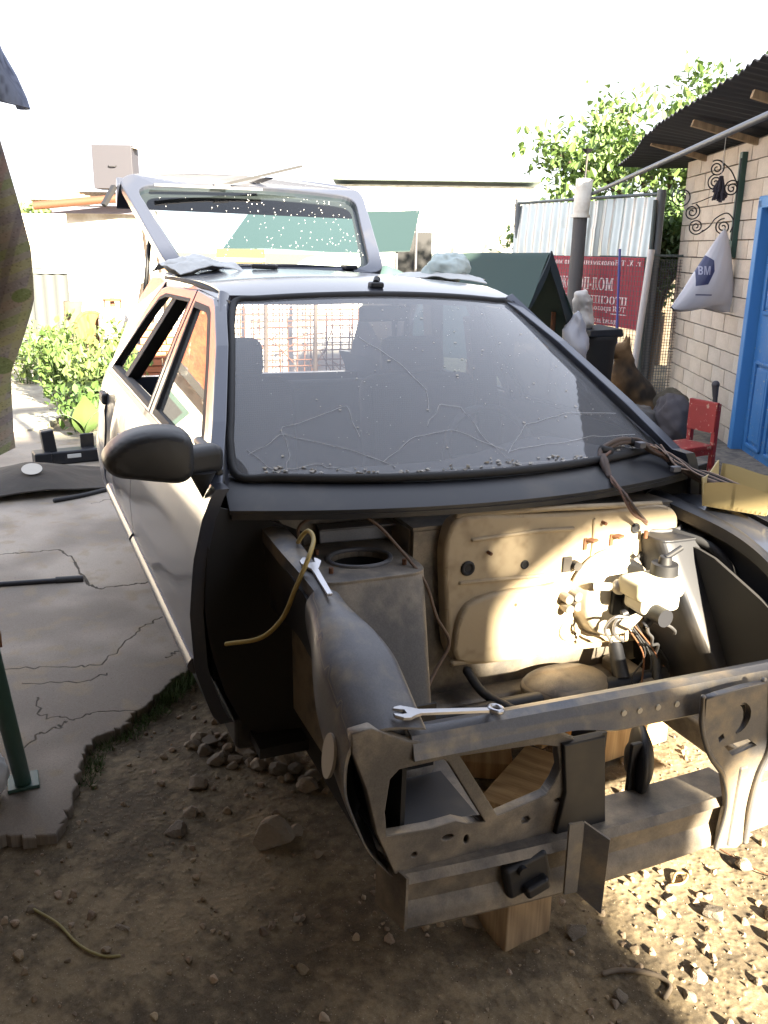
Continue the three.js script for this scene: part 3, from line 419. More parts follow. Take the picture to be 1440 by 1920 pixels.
// ------------------------------------------------------------------ junk beside the plants
{
  for (const [x, z, h, r, lab] of [[-0.06, -7.75, 1.05, 0.16, 'white gas cylinder with domed top beside the leafy bed'], [0.22, -7.5, 0.95, 0.15, 'grey gas cylinder behind the rear door window of the car']]) {
    const t = thing('gas_cylinder', lab, 'gas cylinder', [x, 0, z], 0, 'gas cylinders behind the car');
    const pts = []; for (let i = 0; i <= 10; i++) { const a = i / 10 * Math.PI / 2; pts.push(new THREE.Vector2(r * Math.cos(a), h - 0.25 + 0.16 * Math.sin(a))); } pts.unshift(new THREE.Vector2(r, 0.02)); pts.unshift(new THREE.Vector2(0, 0.0));
    mesh('tank', new THREE.LatheGeometry(pts, 28), std({ color: x < 0 ? lin(0.55, 0.54, 0.5) : lin(0.3, 0.3, 0.32), roughness: 0.55 }), t);
    mesh('valve', join([rod([0, h - 0.1, 0], [0, h, 0], 0.03, 0.025), new THREE.TorusGeometry(0.09, 0.012, 6, 20).rotateX(Math.PI / 2).translate(0, h - 0.02, 0), rod([0.08, h - 0.12, 0], [0.085, h - 0.02, 0], 0.01), rod([-0.08, h - 0.12, 0], [-0.085, h - 0.02, 0], 0.01)]), MAT.rust, t);
  }
  const st = thing('tree_stump', 'rough brown tree stump rising from the leafy bed', 'stump', [-0.35, 0, -9.2]); mesh('trunk', rumple(bare(new THREE.CylinderGeometry(0.1, 0.16, 0.95, 14, 8)).translate(0, 0.45, 0), 0.05, 5), MAT.bark, st);
  const st2 = thing('wicker_hoop', 'round brown wicker basket bottom leaning on the gas cylinders', 'basket', [-0.28, 0.55, -7.9], 0.2); mesh('disc', join([new THREE.TorusGeometry(0.17, 0.02, 8, 26), new THREE.CylinderGeometry(0.17, 0.17, 0.02, 24).rotateX(Math.PI / 2)]).translate(0, 0.18, 0), std({ map: TEX.wood, color: lin(0.35, 0.3, 0.25), roughness: 0.95 }), st2);
  mesh('support', rod([0, -0.55, -0.03], [0, 0.12, -0.03], 0.02), MAT.bark, st2);
  const poles = [[[0.30, 0, -7.3], [0.26, 1.95, -7.5], 0.018, 'thin brown pole leaning upright beside the gas cylinders'], [[-0.25, 0.0, -6.55], [0.19, 1.2, -7.2], 0.03, 'thick weathered pole leaning low across the gas cylinders'], [[0.52, 0.0, -7.5], [0.44, 1.65, -7.85], 0.016, 'thin dark stick leaning beside the raised tailgate'], [[0.1, 0.0, -7.6], [0.36, 1.52, -7.8], 0.012, 'crooked grey branch leaning behind the brown pole']];
  const wpole = std({ color: lin(0.035, 0.026, 0.02), roughness: 0.95 }); for (const [a, b, r, l] of poles) tag(mesh('leaning_pole', tube([a, [lerp(a[0], b[0], 0.5) + 0.015, lerp(a[1], b[1], 0.5), lerp(a[2], b[2], 0.5)], b], r, 14, 7), wpole), l, 'pole');
  const pl = thing('wooden_plank', 'upright pale wooden plank beside the raised tailgate', 'plank', [0.53, 0, -7.75], -0.3); mesh('board', rbox(0.1, 1.5, 0.03, 0.004, 0, 0.75, 0), MAT.wood, pl);
  const bk = thing('brick_stack', 'low stack of orange bricks behind the car', 'brick stack', [0.42, 0, -6.9], -0.2);
  for (let j = 0; j < 12; j++) for (let i = 0; i < 3; i++) mesh('brick', rbox(0.245, 0.063, 0.118, 0.006, -0.26 + i * 0.255 + (j % 2) * 0.05, 0.035 + j * 0.071, rr(-0.015, 0.015)), std({ color: lin(0.42, 0.16 + 0.03 * (i % 2), 0.09), roughness: 0.9 }), bk);
}
// ------------------------------------------------------------------ leaves, plants, trees
function leafGeo(L, W, bend) { const g = new THREE.BufferGeometry(); g.setAttribute('position', new THREE.Float32BufferAttribute([0, 0, 0, -W * 0.45, L * 0.3, 0.12 * W, W * 0.45, L * 0.3, 0.12 * W, 0, L * 0.35, -0.06 * W, -W * 0.38, L * 0.68, 0.1 * W - bend * 0.5, W * 0.38, L * 0.68, 0.1 * W - bend * 0.5, 0, L, -bend], 3)); g.setIndex([0, 3, 1, 0, 2, 3, 1, 3, 4, 3, 2, 5, 3, 6, 4, 3, 5, 6]); return g; }
function scatterLeaves(n, place, size) {
  const base = leafGeo(1, 0.7, 0.15).toNonIndexed(), src = base.attributes.position.array, P = new Float32Array(n * src.length), m = new THREE.Matrix4(), q = new THREE.Quaternion(), e = new THREE.Euler(), v = V(0, 0, 0);
  for (let i = 0; i < n; i++) { const p = place(i); e.set(rr(-1.9, 0.3), rr(0, 6.28), rr(-0.5, 0.5), 'YXZ'); q.setFromEuler(e); const s = size * rr(0.6, 1.3); m.compose(p, q, V(s, s, s)); for (let k = 0; k < src.length; k += 3) { v.set(src[k], src[k + 1], src[k + 2]).applyMatrix4(m); P.set([v.x, v.y, v.z], i * src.length + k); } }
  const g = new THREE.BufferGeometry(); g.setAttribute('position', new THREE.BufferAttribute(P, 3)); g.computeVertexNormals(); return g;
}
function bush(name, label, cat, pos, rx, h, n, size, mat, group) {
  const t = thing(name, label, cat, pos, 0, group), stems = [], tips = [];
  for (let i = 0; i < 14; i++) { const a = rr(0, 6.28), r = rx * Math.sqrt(rnd()), b = [r * Math.cos(a), h * rr(0.55, 1), r * Math.sin(a)]; stems.push(tube([[b[0] * 0.3, 0, b[2] * 0.3], [b[0] * 0.55, b[1] * 0.55, b[2] * 0.6], b], 0.006, 6, 4)); tips.push(b); }
  mesh('stem', stems, MAT.leafB, t);
  mesh('foliage', scatterLeaves(n, () => { const b = tips[rnd() * tips.length | 0], k = Math.pow(rnd(), 0.6); return V(b[0] * (0.4 + 0.6 * k) + rr(-0.1, 0.1), b[1] * (0.15 + 0.9 * k) + rr(-0.05, 0.04), b[2] * (0.4 + 0.6 * k) + rr(-0.1, 0.1)); }, size), mat, t).userData.kind = 'stuff';
  return t;
}
for (const [x, z, r, h, n, m] of [[-0.62, -5.75, 0.24, 0.42, 260, 'leafA'], [-0.5, -6.3, 0.34, 0.62, 420, 'leafC'], [-0.7, -7.0, 0.34, 0.72, 420, 'leafA'], [-0.3, -7.0, 0.34, 0.85, 420, 'leafC'], [-0.62, -7.9, 0.4, 0.75, 420, 'leafB'], [-0.15, -6.4, 0.28, 0.7, 300, 'leafA'], [-0.95, -8.8, 0.4, 0.5, 300, 'leafC'], [-1.35, -9.6, 0.45, 0.4, 300, 'leafA'], [-0.6, -9.0, 0.4, 0.8, 320, 'leafC']])
  bush('garden_plant', 'leafy bright green plant growing in the bed beside the path', 'plant', [x, 0, z], r, h, n, 0.085, MAT[m], 'leafy plants along the path');
{ // broad-leaved plant near the car
  const t = thing('broad_leaf_plant', 'plant with large broad pale green leaves at the rear door of the car', 'plant', [-0.64, 0.0, -5.35]);
  for (const [a, L, w, tilt] of [[0.2, 0.36, 0.22, 0.25], [2.4, 0.3, 0.18, 0.9], [3.6, 0.3, 0.18, 1.0], [5.0, 0.28, 0.17, 0.8], [1.2, 0.26, 0.15, 0.6]]) { const g = shell((u, v) => { const k = Math.sin(Math.PI * Math.pow(v, 0.75)), x = (u - 0.5) * w * k; return [x, 0.08 + L * v * Math.cos(tilt * v), L * v * Math.sin(tilt * v) + 0.25 * Math.abs(x)]; }, 8, 12, [0, 0, 0.002]); const m = mesh('leaf', g, MAT.leafC, t); m.rotation.y = a; }
}
function tree(label, pos, trunkH, R, n, leaf, mat, group) {
  const t = thing('garden_tree', label, 'tree', pos, 0, group), limbs = [], ends = [];
  limbs.push(rod([0, -0.1, 0], [0.1, trunkH, 0.05], 0.14, 0.09, 9));
  for (let i = 0; i < 16; i++) { const a = rr(0, 6.28), e = rr(0.1, 1.2), r = rr(0.55, 1); const b = [R[0] * r * Math.cos(a) * Math.cos(e * 0.8), trunkH + R[1] * (0.55 + r * Math.sin(e)) - R[1] * 0.35, R[2] * r * Math.sin(a) * Math.cos(e * 0.8)]; limbs.push(tube([[0.1, trunkH * rr(0.7, 1), 0.05], [b[0] * 0.45, lerp(trunkH, b[1], 0.6), b[2] * 0.45], b], 0.03, 8, 5)); ends.push(b); for (let k = 0; k < 3; k++) ends.push([b[0] * rr(0.4, 1.05), lerp(trunkH, b[1], rr(0.5, 1.05)), b[2] * rr(0.4, 1.05)]); }
  mesh('trunk', limbs, MAT.bark, t);
  mesh('crown', scatterLeaves(n, () => { const b = ends[rnd() * ends.length | 0], s = 0.3; const g = () => (rnd() + rnd() + rnd() - 1.5) * s; return V(b[0] + g() * 1.3, b[1] + g(), b[2] + g() * 1.3); }, leaf), mat, t).userData.kind = 'stuff';
  return t;
}
tree('tall leafy tree rising behind the outbuilding awning', [7.6, 0, -8.2], 1.7, [2.0, 1.9, 1.6], 9000, 0.12, MAT.leafA);
tree('dense leafy tree close behind the wire mesh gate', [6.1, 0, -6.6], 0.9, [0.75, 1.35, 0.75], 5000, 0.09, MAT.leafB);
tree('small leafy tree beyond the stove pipe', [6.9, 0, -10.0], 1.3, [0.6, 0.85, 0.6], 1600, 0.1, MAT.leafB);
tree('pale leafy tree behind the grey sheet fence', [-0.4, 0, -16.0], 1.2, [1.0, 0.8, 0.8], 2200, 0.14, MAT.leafC);
// ------------------------------------------------------------------ the car (built in its own frame: x across, y up, z towards its nose; it leans a little on its blocks)
const car = thing('stripped_car', 'stripped dark blue-grey hatchback without hood, tailgate raised, on wooden blocks', 'car');
const CARM = new THREE.Matrix4().set(0.99986, 0.01603, -0.00535, -0.013, -0.01606, 0.99985, -0.00698, 0.09, 0.00524, 0.00707, 0.99996, -0.004, 0, 0, 0, 1);
CARM.decompose(car.position, car.quaternion, car.scale); car.scale.set(1, 1, 1); car.updateMatrixWorld();
function onCar(name, label, cat, p, turn = 0, group) { const q = V(...p).applyMatrix4(CARM); const t = thing(name, label, cat, [q.x, q.y, q.z], 0, group); t.quaternion.copy(car.quaternion).multiply(new THREE.Quaternion().setFromAxisAngle(V(0, 1, 0), turn)); return t; }
const low = table([0.22, 0.30, 0.44, 0.60, 0.75, 0.86, 0.93], [0.74, 0.80, 0.842, 0.85, 0.838, 0.815, 0.782]);
let SH = 0; // the far side is set in a little
const xs = y => (y <= 0.93 ? low(y) : lerp(0.782, 0.585, (y - 0.93) / 0.41)) + SH;
const nose = z => z > 0 ? -0.06 * z * z : (z < -2.0 ? -0.35 * (z + 2.0) * (z + 2.0) : 0);
const side = (y, z, s) => s * (xs(y) + nose(z));

const roofY = (x, z) => 1.385 + 0.03 * (1 - Math.pow(x / 0.57, 2)) - 0.05 * Math.pow(clamp((z + 1.0) / 0.36, 0, 1), 2) - 0.012 * Math.pow(clamp((-1.5 - z) / 0.5, 0, 1), 2);
function doorPanel(parent, name, z0, z1, s, dent, lab) { // z0 front edge, z1 rear edge
  const f = (u, v) => { const y = lerp(0.27, 0.935, v), z = lerp(z0 + 0.02 * sstep(0.6, 0.93, y), z1 + (y < 0.5 ? 0 : 0), u); let x = xs(y) + nose(z); x += 0.004 * Math.exp(-Math.pow((y - 0.905) / 0.02, 2)); if (dent) x -= dent(y, z); return [s * x, y, z]; };
  const m = mesh(name, shell(f, 30, 26, [-s * 0.035, 0, 0], 0.8), MAT.paint, parent); if (lab) m.userData.label = lab; return m;
}
function sidePlate(pts, holes, t, s, out = 0) { // window frames: outline in (z,y), bent to the body side
  const g = plate(pts, t, holes, 0, 0.004); const p = g.attributes.position; for (let i = 0; i < p.count; i++) { const z = p.getX(i), y = p.getY(i), d = p.getZ(i); p.setXYZ(i, s * (xs(y) + nose(z) + out - t + d), y, z); } g.computeVertexNormals(); return g;
}
const dentL = (y, z) => { const a = Math.exp(-Math.pow((z + 1.72) / 0.13, 2) - Math.pow((y - 0.68) / 0.15, 2)) * 0.05, b = Math.exp(-Math.pow((z + 1.35) / 0.1, 2) - Math.pow((y - 0.74) / 0.12, 2)) * 0.022, c = -Math.exp(-Math.pow((z + 1.52) / 0.05, 2) - Math.pow((y - 0.72) / 0.16, 2)) * 0.014; return a + b + c + 0.006 * (noise3(z * 9, y * 9) - 0.5) * Math.exp(-Math.pow((z + 1.6) / 0.35, 2)); };
for (const s of [-1, 1]) {
  const L = s < 0; SH = L ? 0 : -0.045;
  // front door
  const fd = doorPanel(car, 'front_door', 0.13, -0.965, s);
  mesh('window_frame', sidePlate([[0.10, 0.925], [-0.10, 1.055], [-0.40, 1.225], [-0.62, 1.325], [-0.68, 1.345], [-0.95, 1.357], [-0.945, 1.2], [-0.87, 0.925]], [[[-0.05, 0.955], [-0.815, 0.955], [-0.885, 1.2], [-0.915, 1.315], [-0.70, 1.312], [-0.64, 1.298], [-0.42, 1.18], [-0.14, 1.02]]], 0.03, s), MAT.paint, fd);
  mesh('window_seal', sidePlate([[-0.03, 0.947], [-0.825, 0.947], [-0.895, 1.2], [-0.925, 1.323], [-0.69, 1.32], [-0.635, 1.304], [-0.41, 1.183], [-0.13, 1.02]], [[[-0.06, 0.965], [-0.805, 0.965], [-0.875, 1.2], [-0.905, 1.305], [-0.70, 1.303], [-0.65, 1.29], [-0.43, 1.175], [-0.15, 1.015]]], 0.02, s, 0.001), MAT.rubber, fd);
  mesh('window_pane', sidePlate([[-0.04, 0.95], [-0.82, 0.95], [-0.885, 1.2], [-0.915, 1.31], [-0.69, 1.31], [-0.64, 1.295], [-0.42, 1.18], [-0.14, 1.02]], [], 0.004, s, -0.014), phy({ color: lin(0.5, 0.52, 0.52), transmission: 0.8, thickness: 0, roughness: 0, ior: 1.9 }), fd);
  mesh('trim_strip', shell((u, v) => { const y = 0.425 + 0.045 * v, z = lerp(0.115, -0.955, u); return [s * (xs(y) + nose(z) + 0.004 + 0.012 * Math.sin(Math.PI * v)), y, z]; }, 20, 6, [-s * 0.02, 0, 0]), MAT.trim, fd);
  mesh('belt_moulding', shell((u, v) => { const y = 0.925 + 0.018 * v, z = lerp(0.06, -0.95, u); return [s * (xs(y) + nose(z) + 0.006), y, z]; }, 20, 2, [-s * 0.02, 0, 0]), MAT.trim, fd);
  mesh('door_handle', rbox(0.03, 0.035, 0.14, 0.012, s * (xs(0.82) + 0.008), 0.82, -0.86), MAT.black, fd);
  // rear door
  const rd = doorPanel(car, 'rear_door', -0.975, -1.86, s, L ? dentL : null, L ? 'dented and creased dark rear door' : null);
  mesh('window_frame', sidePlate([[-0.885, 0.925], [-0.96, 1.2], [-0.965, 1.357], [-1.5, 1.345], [-1.62, 1.325], [-1.75, 1.25], [-2.06, 0.96], [-2.08, 0.925]], [[[-0.935, 0.957], [-1.0, 1.2], [-1.015, 1.318], [-1.48, 1.308], [-1.58, 1.29], [-1.7, 1.21], [-1.97, 0.957]]], 0.035, s), MAT.paint, rd);
  mesh('window_seal', sidePlate([[-0.925, 0.949], [-0.99, 1.2], [-1.005, 1.326], [-1.49, 1.317], [-1.59, 1.297], [-1.71, 1.215], [-1.99, 0.949]], [[[-0.945, 0.967], [-1.01, 1.2], [-1.025, 1.31], [-1.475, 1.3], [-1.57, 1.282], [-1.69, 1.2], [-1.955, 0.967]]], 0.02, s, 0.001), MAT.rubber, rd);
  mesh('division_bar', sidePlate([[-1.27, 1.315], [-1.36, 1.315], [-1.66, 0.955], [-1.57, 0.955]], [], 0.05, s, -0.008), MAT.rubber, rd);
  if (!L) mesh('window_pane', sidePlate([[-0.94, 0.96], [-1.02, 1.31], [-1.48, 1.3], [-1.58, 1.282], [-1.7, 1.2], [-1.95, 0.965]], [], 0.004, s, -0.014), MAT.tailGlass, rd);
  mesh('trim_strip', shell((u, v) => { const y = 0.425 + 0.045 * v, z = lerp(-0.985, -1.74, u); return [s * (xs(y) + nose(z) + 0.004 + 0.012 * Math.sin(Math.PI * v)), y, z]; }, 20, 6, [-s * 0.02, 0, 0]), MAT.trim, rd);
  mesh('belt_moulding', shell((u, v) => { const y = 0.925 + 0.018 * v, z = lerp(-0.9, -2.07, u); return [s * (xs(y) + nose(z) + 0.006), y, z]; }, 20, 2, [-s * 0.02, 0, 0]), MAT.trim, rd);
  mesh('door_handle', rbox(0.03, 0.05, 0.13, 0.012, s * (xs(0.83) + 0.004), 0.825, -1.93), MAT.black, rd);
  // quarter panel, C pillar
  mesh('rear_quarter', join([shell((u, v) => { const y = lerp(0.5, 0.935, v), z = lerp(-1.868, -2.62, u); return [s * (xs(y) + nose(z) - (L && y < 0.75 ? 0.6 * dentL(y, z) : 0)), y, z]; }, 22, 16, [-s * 0.03, 0, 0], 0.8), shell((u, v) => { const r = lerp(0.3, 0.36, v), a = lerp(0.1, 3.04, u); const y = 0.28 + r * Math.sin(a), z = -2.22 - r * Math.cos(a); return [s * (xs(clamp(y, 0.3, 0.9)) + nose(z) + 0.01 * (1 - v)), y, z]; }, 26, 3, [-s * 0.03, 0, 0], 0.8)]), MAT.paint, car);
  mesh('rear_pillar', sidePlate([[-1.63, 1.332], [-1.76, 1.255], [-2.09, 0.93], [-2.5, 0.93], [-2.2, 1.2], [-1.98, 1.36], [-1.6, 1.37]], [], 0.05, s, -0.004), MAT.paint, car);
  // windscreen pillar strip between door frame and glass
  mesh('windscreen_pillar', shell((u, v) => { const y0 = lerp(0.90, 1.352, v), zo = lerp(0.13, -0.70, v), xo = s * (xs(y0) + nose(zo) - 0.012); const xi = s * lerp(0.72, 0.535, v), yi = lerp(0.915, 1.362, v), zi = lerp(0.03, -0.70, v); const b = Math.sin(Math.PI * u) * 0.012; return [lerp(xo, xi, u) + s * b, lerp(y0, yi, u) + b, lerp(zo, zi, u) + b]; }, 6, 20, [-s * 0.02, -0.015, -0.02]), MAT.paint, car);
  mesh('drip_seal', tube([[s * 0.742, 0.925, 0.06], [s * 0.66, 1.10, -0.27], [s * 0.575, 1.30, -0.63], [s * 0.552, 1.348, -0.76], [s * 0.568, 1.372, -1.0], [s * 0.576, 1.376, -1.3], [s * 0.574, 1.37, -1.62]], 0.009, 60, 8), MAT.rubber, car);
  // sill and roof rail
  mesh('sill', rbox(0.08, 0.1, 2.0, 0.02, s * 0.70, 0.235, -0.85), MAT.darkmetal, car);
  mesh('roof_rail', shell((u, v) => { const z = lerp(-0.66, -1.95, u); const k = sstep(-0.66, -1.2, z), xr = lerp(0.545, 0.575, k), a = [s * (xs(1.342) - 0.006), 1.342 - 0.02 * sstep(-1.55, -1.95, z)], b = [s * (xr - 0.01), roofY(0.565, z) - 0.006]; return [lerp(a[0], b[0], v), lerp(a[1], b[1], v) + 0.006 * Math.sin(Math.PI * v), z]; }, 24, 4, [-s * 0.01, -0.03, 0]), MAT.paint, car);
  // inner apron, rail, tower
  const rail = [[-0.62, 0.815, -0.05], [-0.62, 0.805, 0.24], [-0.62, 0.785, 0.48], [-0.615, 0.742, 0.63], [-0.605, 0.694, 0.73], [-0.59, 0.63, 0.84]].map(p => [-s * p[0], p[1], p[2]]);
  const curve = new THREE.CatmullRomCurve3(rail.map(p => V(...p)));
  const apron = mesh('inner_apron', join([
    shell((u, v) => { const p = curve.getPoint(u); const w = 0.024 + 0.008 * Math.sin(u * 9); return [p.x + s * lerp(-w, w, v), p.y + 0.006 * Math.sin(Math.PI * v), p.z]; }, 40, 5, [0, -0.035, 0])]), L ? MAT.bluegrey : MAT.darkmetal, car);
  mesh('apron_skirt', shell((u, v) => { const p = curve.getPoint(u); const arch = 0.27 + Math.sqrt(Math.max(0, 0.36 * 0.36 - Math.pow(p.z - 0.36, 2))) * 0.96; const yb = Math.max(arch, 0.6); return [p.x + s * (0.03 - 0.015 * v), lerp(p.y - 0.03, Math.min(yb, p.y - 0.06), v), p.z]; }, 40, 8, [-s * 0.012, 0, 0]), MAT.darkmetal, apron);
  // strut tower: lofted block with an oval opening in its top
  const TO = L ? 0 : 0.16, sec = (y) => { const k = (0.735 - y) / 0.435; return { x0: -0.585 - 0.3 * TO, x1: lerp(-0.285, -0.36, k) - TO, z0: lerp(0.09, 0.06, k), z1: lerp(0.375, 0.66, k) }; };
  const ring = (y, u) => { const q = sec(y), n = 4, a = u * 2 * Math.PI, cx = (q.x0 + q.x1) / 2, cz = (q.z0 + q.z1) / 2, hx = (q.x1 - q.x0) / 2, hz = (q.z1 - q.z0) / 2, c = Math.cos(a), d = Math.sin(a), e = 0.32; return [-s * (cx + hx * Math.sign(c) * Math.pow(Math.abs(c), e)), y, cz + hz * Math.sign(d) * Math.pow(Math.abs(d), e)]; };
  const wall = shell((u, v) => { const p = ring(lerp(0.31, 0.735, v), u); return p; }, 64, 10, [0, -0.003, 0], 0.7);
  const topPts = Array.from({ length: 48 }, (_, i) => { const p = ring(0.735, i / 48); return [p[0], -p[2]]; });
  const hole = ell(s * (0.425 + TO * 0.7), -0.235, 0.078, 0.062, 24);
  const top = plate(topPts, 0.012, [hole], 0, 0.003).rotateX(-Math.PI / 2).translate(0, 0.728, 0);
  const tower = mesh('strut_tower', join([wall, top]), L ? MAT.dusty : MAT.darkmetal, car);
  mesh('tower_rim', new THREE.TorusGeometry(1, 0.09, 8, 36).scale(0.084, 0.067, 0.084).rotateX(Math.PI / 2).translate(s * (0.425 + TO * 0.7), 0.744, 0.235), MAT.bluegrey, tower);
  mesh('tower_well', join([new THREE.CylinderGeometry(0.085, 0.085, 0.15, 24, 1, true).scale(1, 1, 0.8).translate(s * (0.425 + TO * 0.7), 0.655, 0.235), new THREE.CylinderGeometry(0.085, 0.085, 0.01, 24).scale(1, 1, 0.8).translate(s * (0.425 + TO * 0.7), 0.58, 0.235)]), MAT.black, tower);
  for (const [x, z] of [[0.52, 0.17], [0.53, 0.31], [0.33, 0.31]]) mesh('stud', rod([s * (x + 0.7 * TO), 0.735, z], [s * (x + 0.7 * TO), 0.757, z], 0.006), MAT.rust, tower);
  if (L) mesh('back_lip', join([rbox(0.22, 0.05, 0.02, 0.004, s * 0.375, 0.765, 0.085, s * 0.05, -0.25), rbox(0.23, 0.006, 0.05, 0.002, s * 0.375, 0.79, 0.10, s * 0.05)]), MAT.bluegrey, tower);
  // wheel well sheet and black splash liner
  mesh('wheel_well', shell((u, v) => { const z = lerp(0.1, 0.84, u); return [s * 0.555, lerp(0.2, table([0.45, 0.65, 0.84], [0.72, 0.66, 0.58])(z), v), z]; }, 12, 8, [s * 0.01, 0, 0]), MAT.liner, car);
  mesh('splash_liner', join([shell((u, v) => { const yT = lerp(0.895, 0.80, u), yB = table([0, 0.12, 0.3, 0.55, 1], [0.47, 0.36, 0.265, 0.215, 0.18])(u), x = lerp(0.812, 0.56, u); return [s * (x + 0.012 * Math.sin(v * 5) - 0.02 * (1 - v)), lerp(yB, yT, v), 0.142 - 0.03 * Math.sin(u * Math.PI) * v + 0.05 * u * (1 - v)]; }, 18, 22, [0, 0, -0.006], 0.7)]), MAT.liner, car);
}
SH = 0;
// roof
mesh('roof', shell((u, v) => { const c = lerp(-1, 1, u), z = lerp(-0.615 - 0.09 * c * c, -1.93 + 0.03 * c * c, v), w = lerp(0.548, 0.58, sstep(0, 0.5, v)) - 0.01 * sstep(0.7, 1, v), x = c * w; return [x, roofY(x, z), z]; }, 40, 40, [0, -0.03, 0], 0.9), MAT.paint, car);
mesh('aerial_base', join([rbox(0.05, 0.022, 0.04, 0.008, 0.0, 1.392, -0.72), rod([0, 1.4, -0.72], [0.012, 1.413, -0.74], 0.012)]), MAT.black, car);
mesh('roof_vent', rbox(0.035, 0.02, 0.11, 0.006, -0.17, 1.424, -1.55, 0.9), MAT.black, car);
// windscreen
const wsB = x => [x, 0.925 + 0.004 * (1 - (x / 0.72) ** 2), 0.185 - 0.185 * (x / 0.72) ** 2], wsT = x => [x, 1.368 - 0.03 * (x / 0.53) ** 2, -0.60 - 0.09 * (x / 0.53) ** 2];
const wsP = (u, v) => { const c = lerp(-1, 1, u), b = wsB(c * 0.715), t = wsT(c * 0.53), k = 0.018 * Math.sin(Math.PI * v); return [lerp(b[0], t[0], v), lerp(b[1], t[1], v) + k * 0.85, lerp(b[2], t[2], v) + k * 0.5]; };
const glassUV = g => { const p = g.attributes.position, uv = new Float32Array(p.count * 2); for (let i = 0; i < p.count; i++) { uv[2 * i] = p.getX(i); uv[2 * i + 1] = p.getY(i) * 1.6; } g.setAttribute('uv', new THREE.BufferAttribute(uv, 2)); return g; };
const screenGeo = (() => { const P = [], I = [], n = 30, m = 20; for (let j = 0; j <= m; j++) for (let i = 0; i <= n; i++) P.push(...wsP(i / n, j / m)); for (let j = 0; j < m; j++) for (let i = 0; i < n; i++) { const a = j * (n + 1) + i; I.push(a, a + 1, a + n + 2, a, a + n + 2, a + n + 1); } const g = new THREE.BufferGeometry(); g.setAttribute('position', new THREE.Float32BufferAttribute(P, 3)); g.setIndex(I); g.computeVertexNormals(); return glassUV(g); })();
const screen = mesh('windscreen', screenGeo, MAT.dirtyGlass, car, true); screen.userData.label = 'dusty cracked windscreen';
{ const b = []; for (let i = 0; i <= 16; i++) b.push(wsP(0.02 + 0.96 * i / 16, 0.005)); for (let i = 1; i < 8; i++) b.push(wsP(1 - 0.004, 0.03 + 0.94 * i / 8)); for (let i = 0; i <= 16; i++) b.push(wsP(0.98 - 0.96 * i / 16, 0.995)); for (let i = 1; i < 8; i++) b.push(wsP(0.004, 0.97 - 0.94 * i / 8)); mesh('screen_seal', tube(b, 0.0125, 200, 8, true), MAT.rubber, car); }
{ // cracks and dried mud splashes on the screen
  const up = p => [p[0], p[1] + 0.0025, p[2] + 0.0018], line = q => { const o = []; for (let i = 0; i < q.length - 1; i++) for (let k = 0; k < 4; k++) { const t = k / 4; o.push(up(wsP(lerp(q[i][0], q[i + 1][0], t) + rr(-0.003, 0.003), lerp(q[i][1], q[i + 1][1], t) + rr(-0.004, 0.004)))); } o.push(up(wsP(...q[q.length - 1]))); return o; };
  const cr = [[[0.04, 0.1], [0.1, 0.19], [0.2, 0.14], [0.3, 0.05]], [[0.1, 0.02], [0.11, 0.12], [0.1, 0.22], [0.24, 0.32], [0.25, 0.18]], [[0.28, 0.07], [0.36, 0.17], [0.45, 0.2], [0.55, 0.09]], [[0.55, 0.03], [0.52, 0.14], [0.5, 0.3]], [[0.55, 0.08], [0.64, 0.2], [0.78, 0.24], [0.95, 0.2]], [[0.33, 0.7], [0.4, 0.55], [0.44, 0.4], [0.42, 0.3]], [[0.56, 0.09], [0.66, 0.1], [0.8, 0.11], [0.95, 0.08]], [[0.08, 0.03], [0.16, 0.06], [0.22, 0.03]], [[0.03, 0.12], [0.07, 0.05], [0.1, 0.03]], [[0.5, 0.3], [0.45, 0.32], [0.4, 0.22]]];
  mesh('crack', join(cr.map(q => tube(line(q), 0.0005, q.length * 8, 4))), std({ color: lin(0.7, 0.7, 0.7), roughness: 0.5 }), screen);
  const sp = []; for (let i = 0; i < 260; i++) { const p = up(wsP(rr(0.06, 0.92), Math.pow(rnd(), 0.8) * 0.9 + 0.03)), r = 0.0009 + 0.0026 * Math.pow(rnd(), 4); sp.push(new THREE.CircleGeometry(r, 6).rotateX(-0.95).scale(rr(0.8, 2.2), 1, 1).translate(...p)); }
  for (let i = 0; i < 120; i++) { const p = up(wsP(rr(0.05, 0.95), rr(0.005, 0.05))); sp.push(rockChip(p)); }
  function rockChip(p) { const g = new THREE.TetrahedronGeometry(rr(0.003, 0.008)); g.rotateX(rr(0, 3)); g.rotateY(rr(0, 3)); return g.scale(1.5, 0.6, 1).translate(...p); }
  const m = mesh('mud_specks', sp, std({ color: lin(0.5, 0.47, 0.42), roughness: 0.9 }), screen); m.userData.kind = 'stuff';
}
// cowl below the screen and plenum
mesh('cowl', join([shell((u, v) => { const c = lerp(-1, 1, u), b = wsB(c * 0.725), k = v; return [b[0] * (1 + 0.02 * k), lerp(0.918, 0.882, Math.pow(k, 1.4)) - 0.01 * c * c * k, lerp(b[2] - 0.005, 0.292 - 0.16 * c * c, k)]; }, 40, 10, [0, -0.012, 0], 0.8), shell((u, v) => { const c = lerp(-1, 1, u); return [c * 0.735, 0.872 - 0.01 * c * c - 0.014 * v, 0.292 - 0.16 * c * c + 0.004]; }, 30, 2, [0, 0, -0.01])]), std({ map: TEX.dark, roughness: 0.45, metalness: 0.2 }), car);
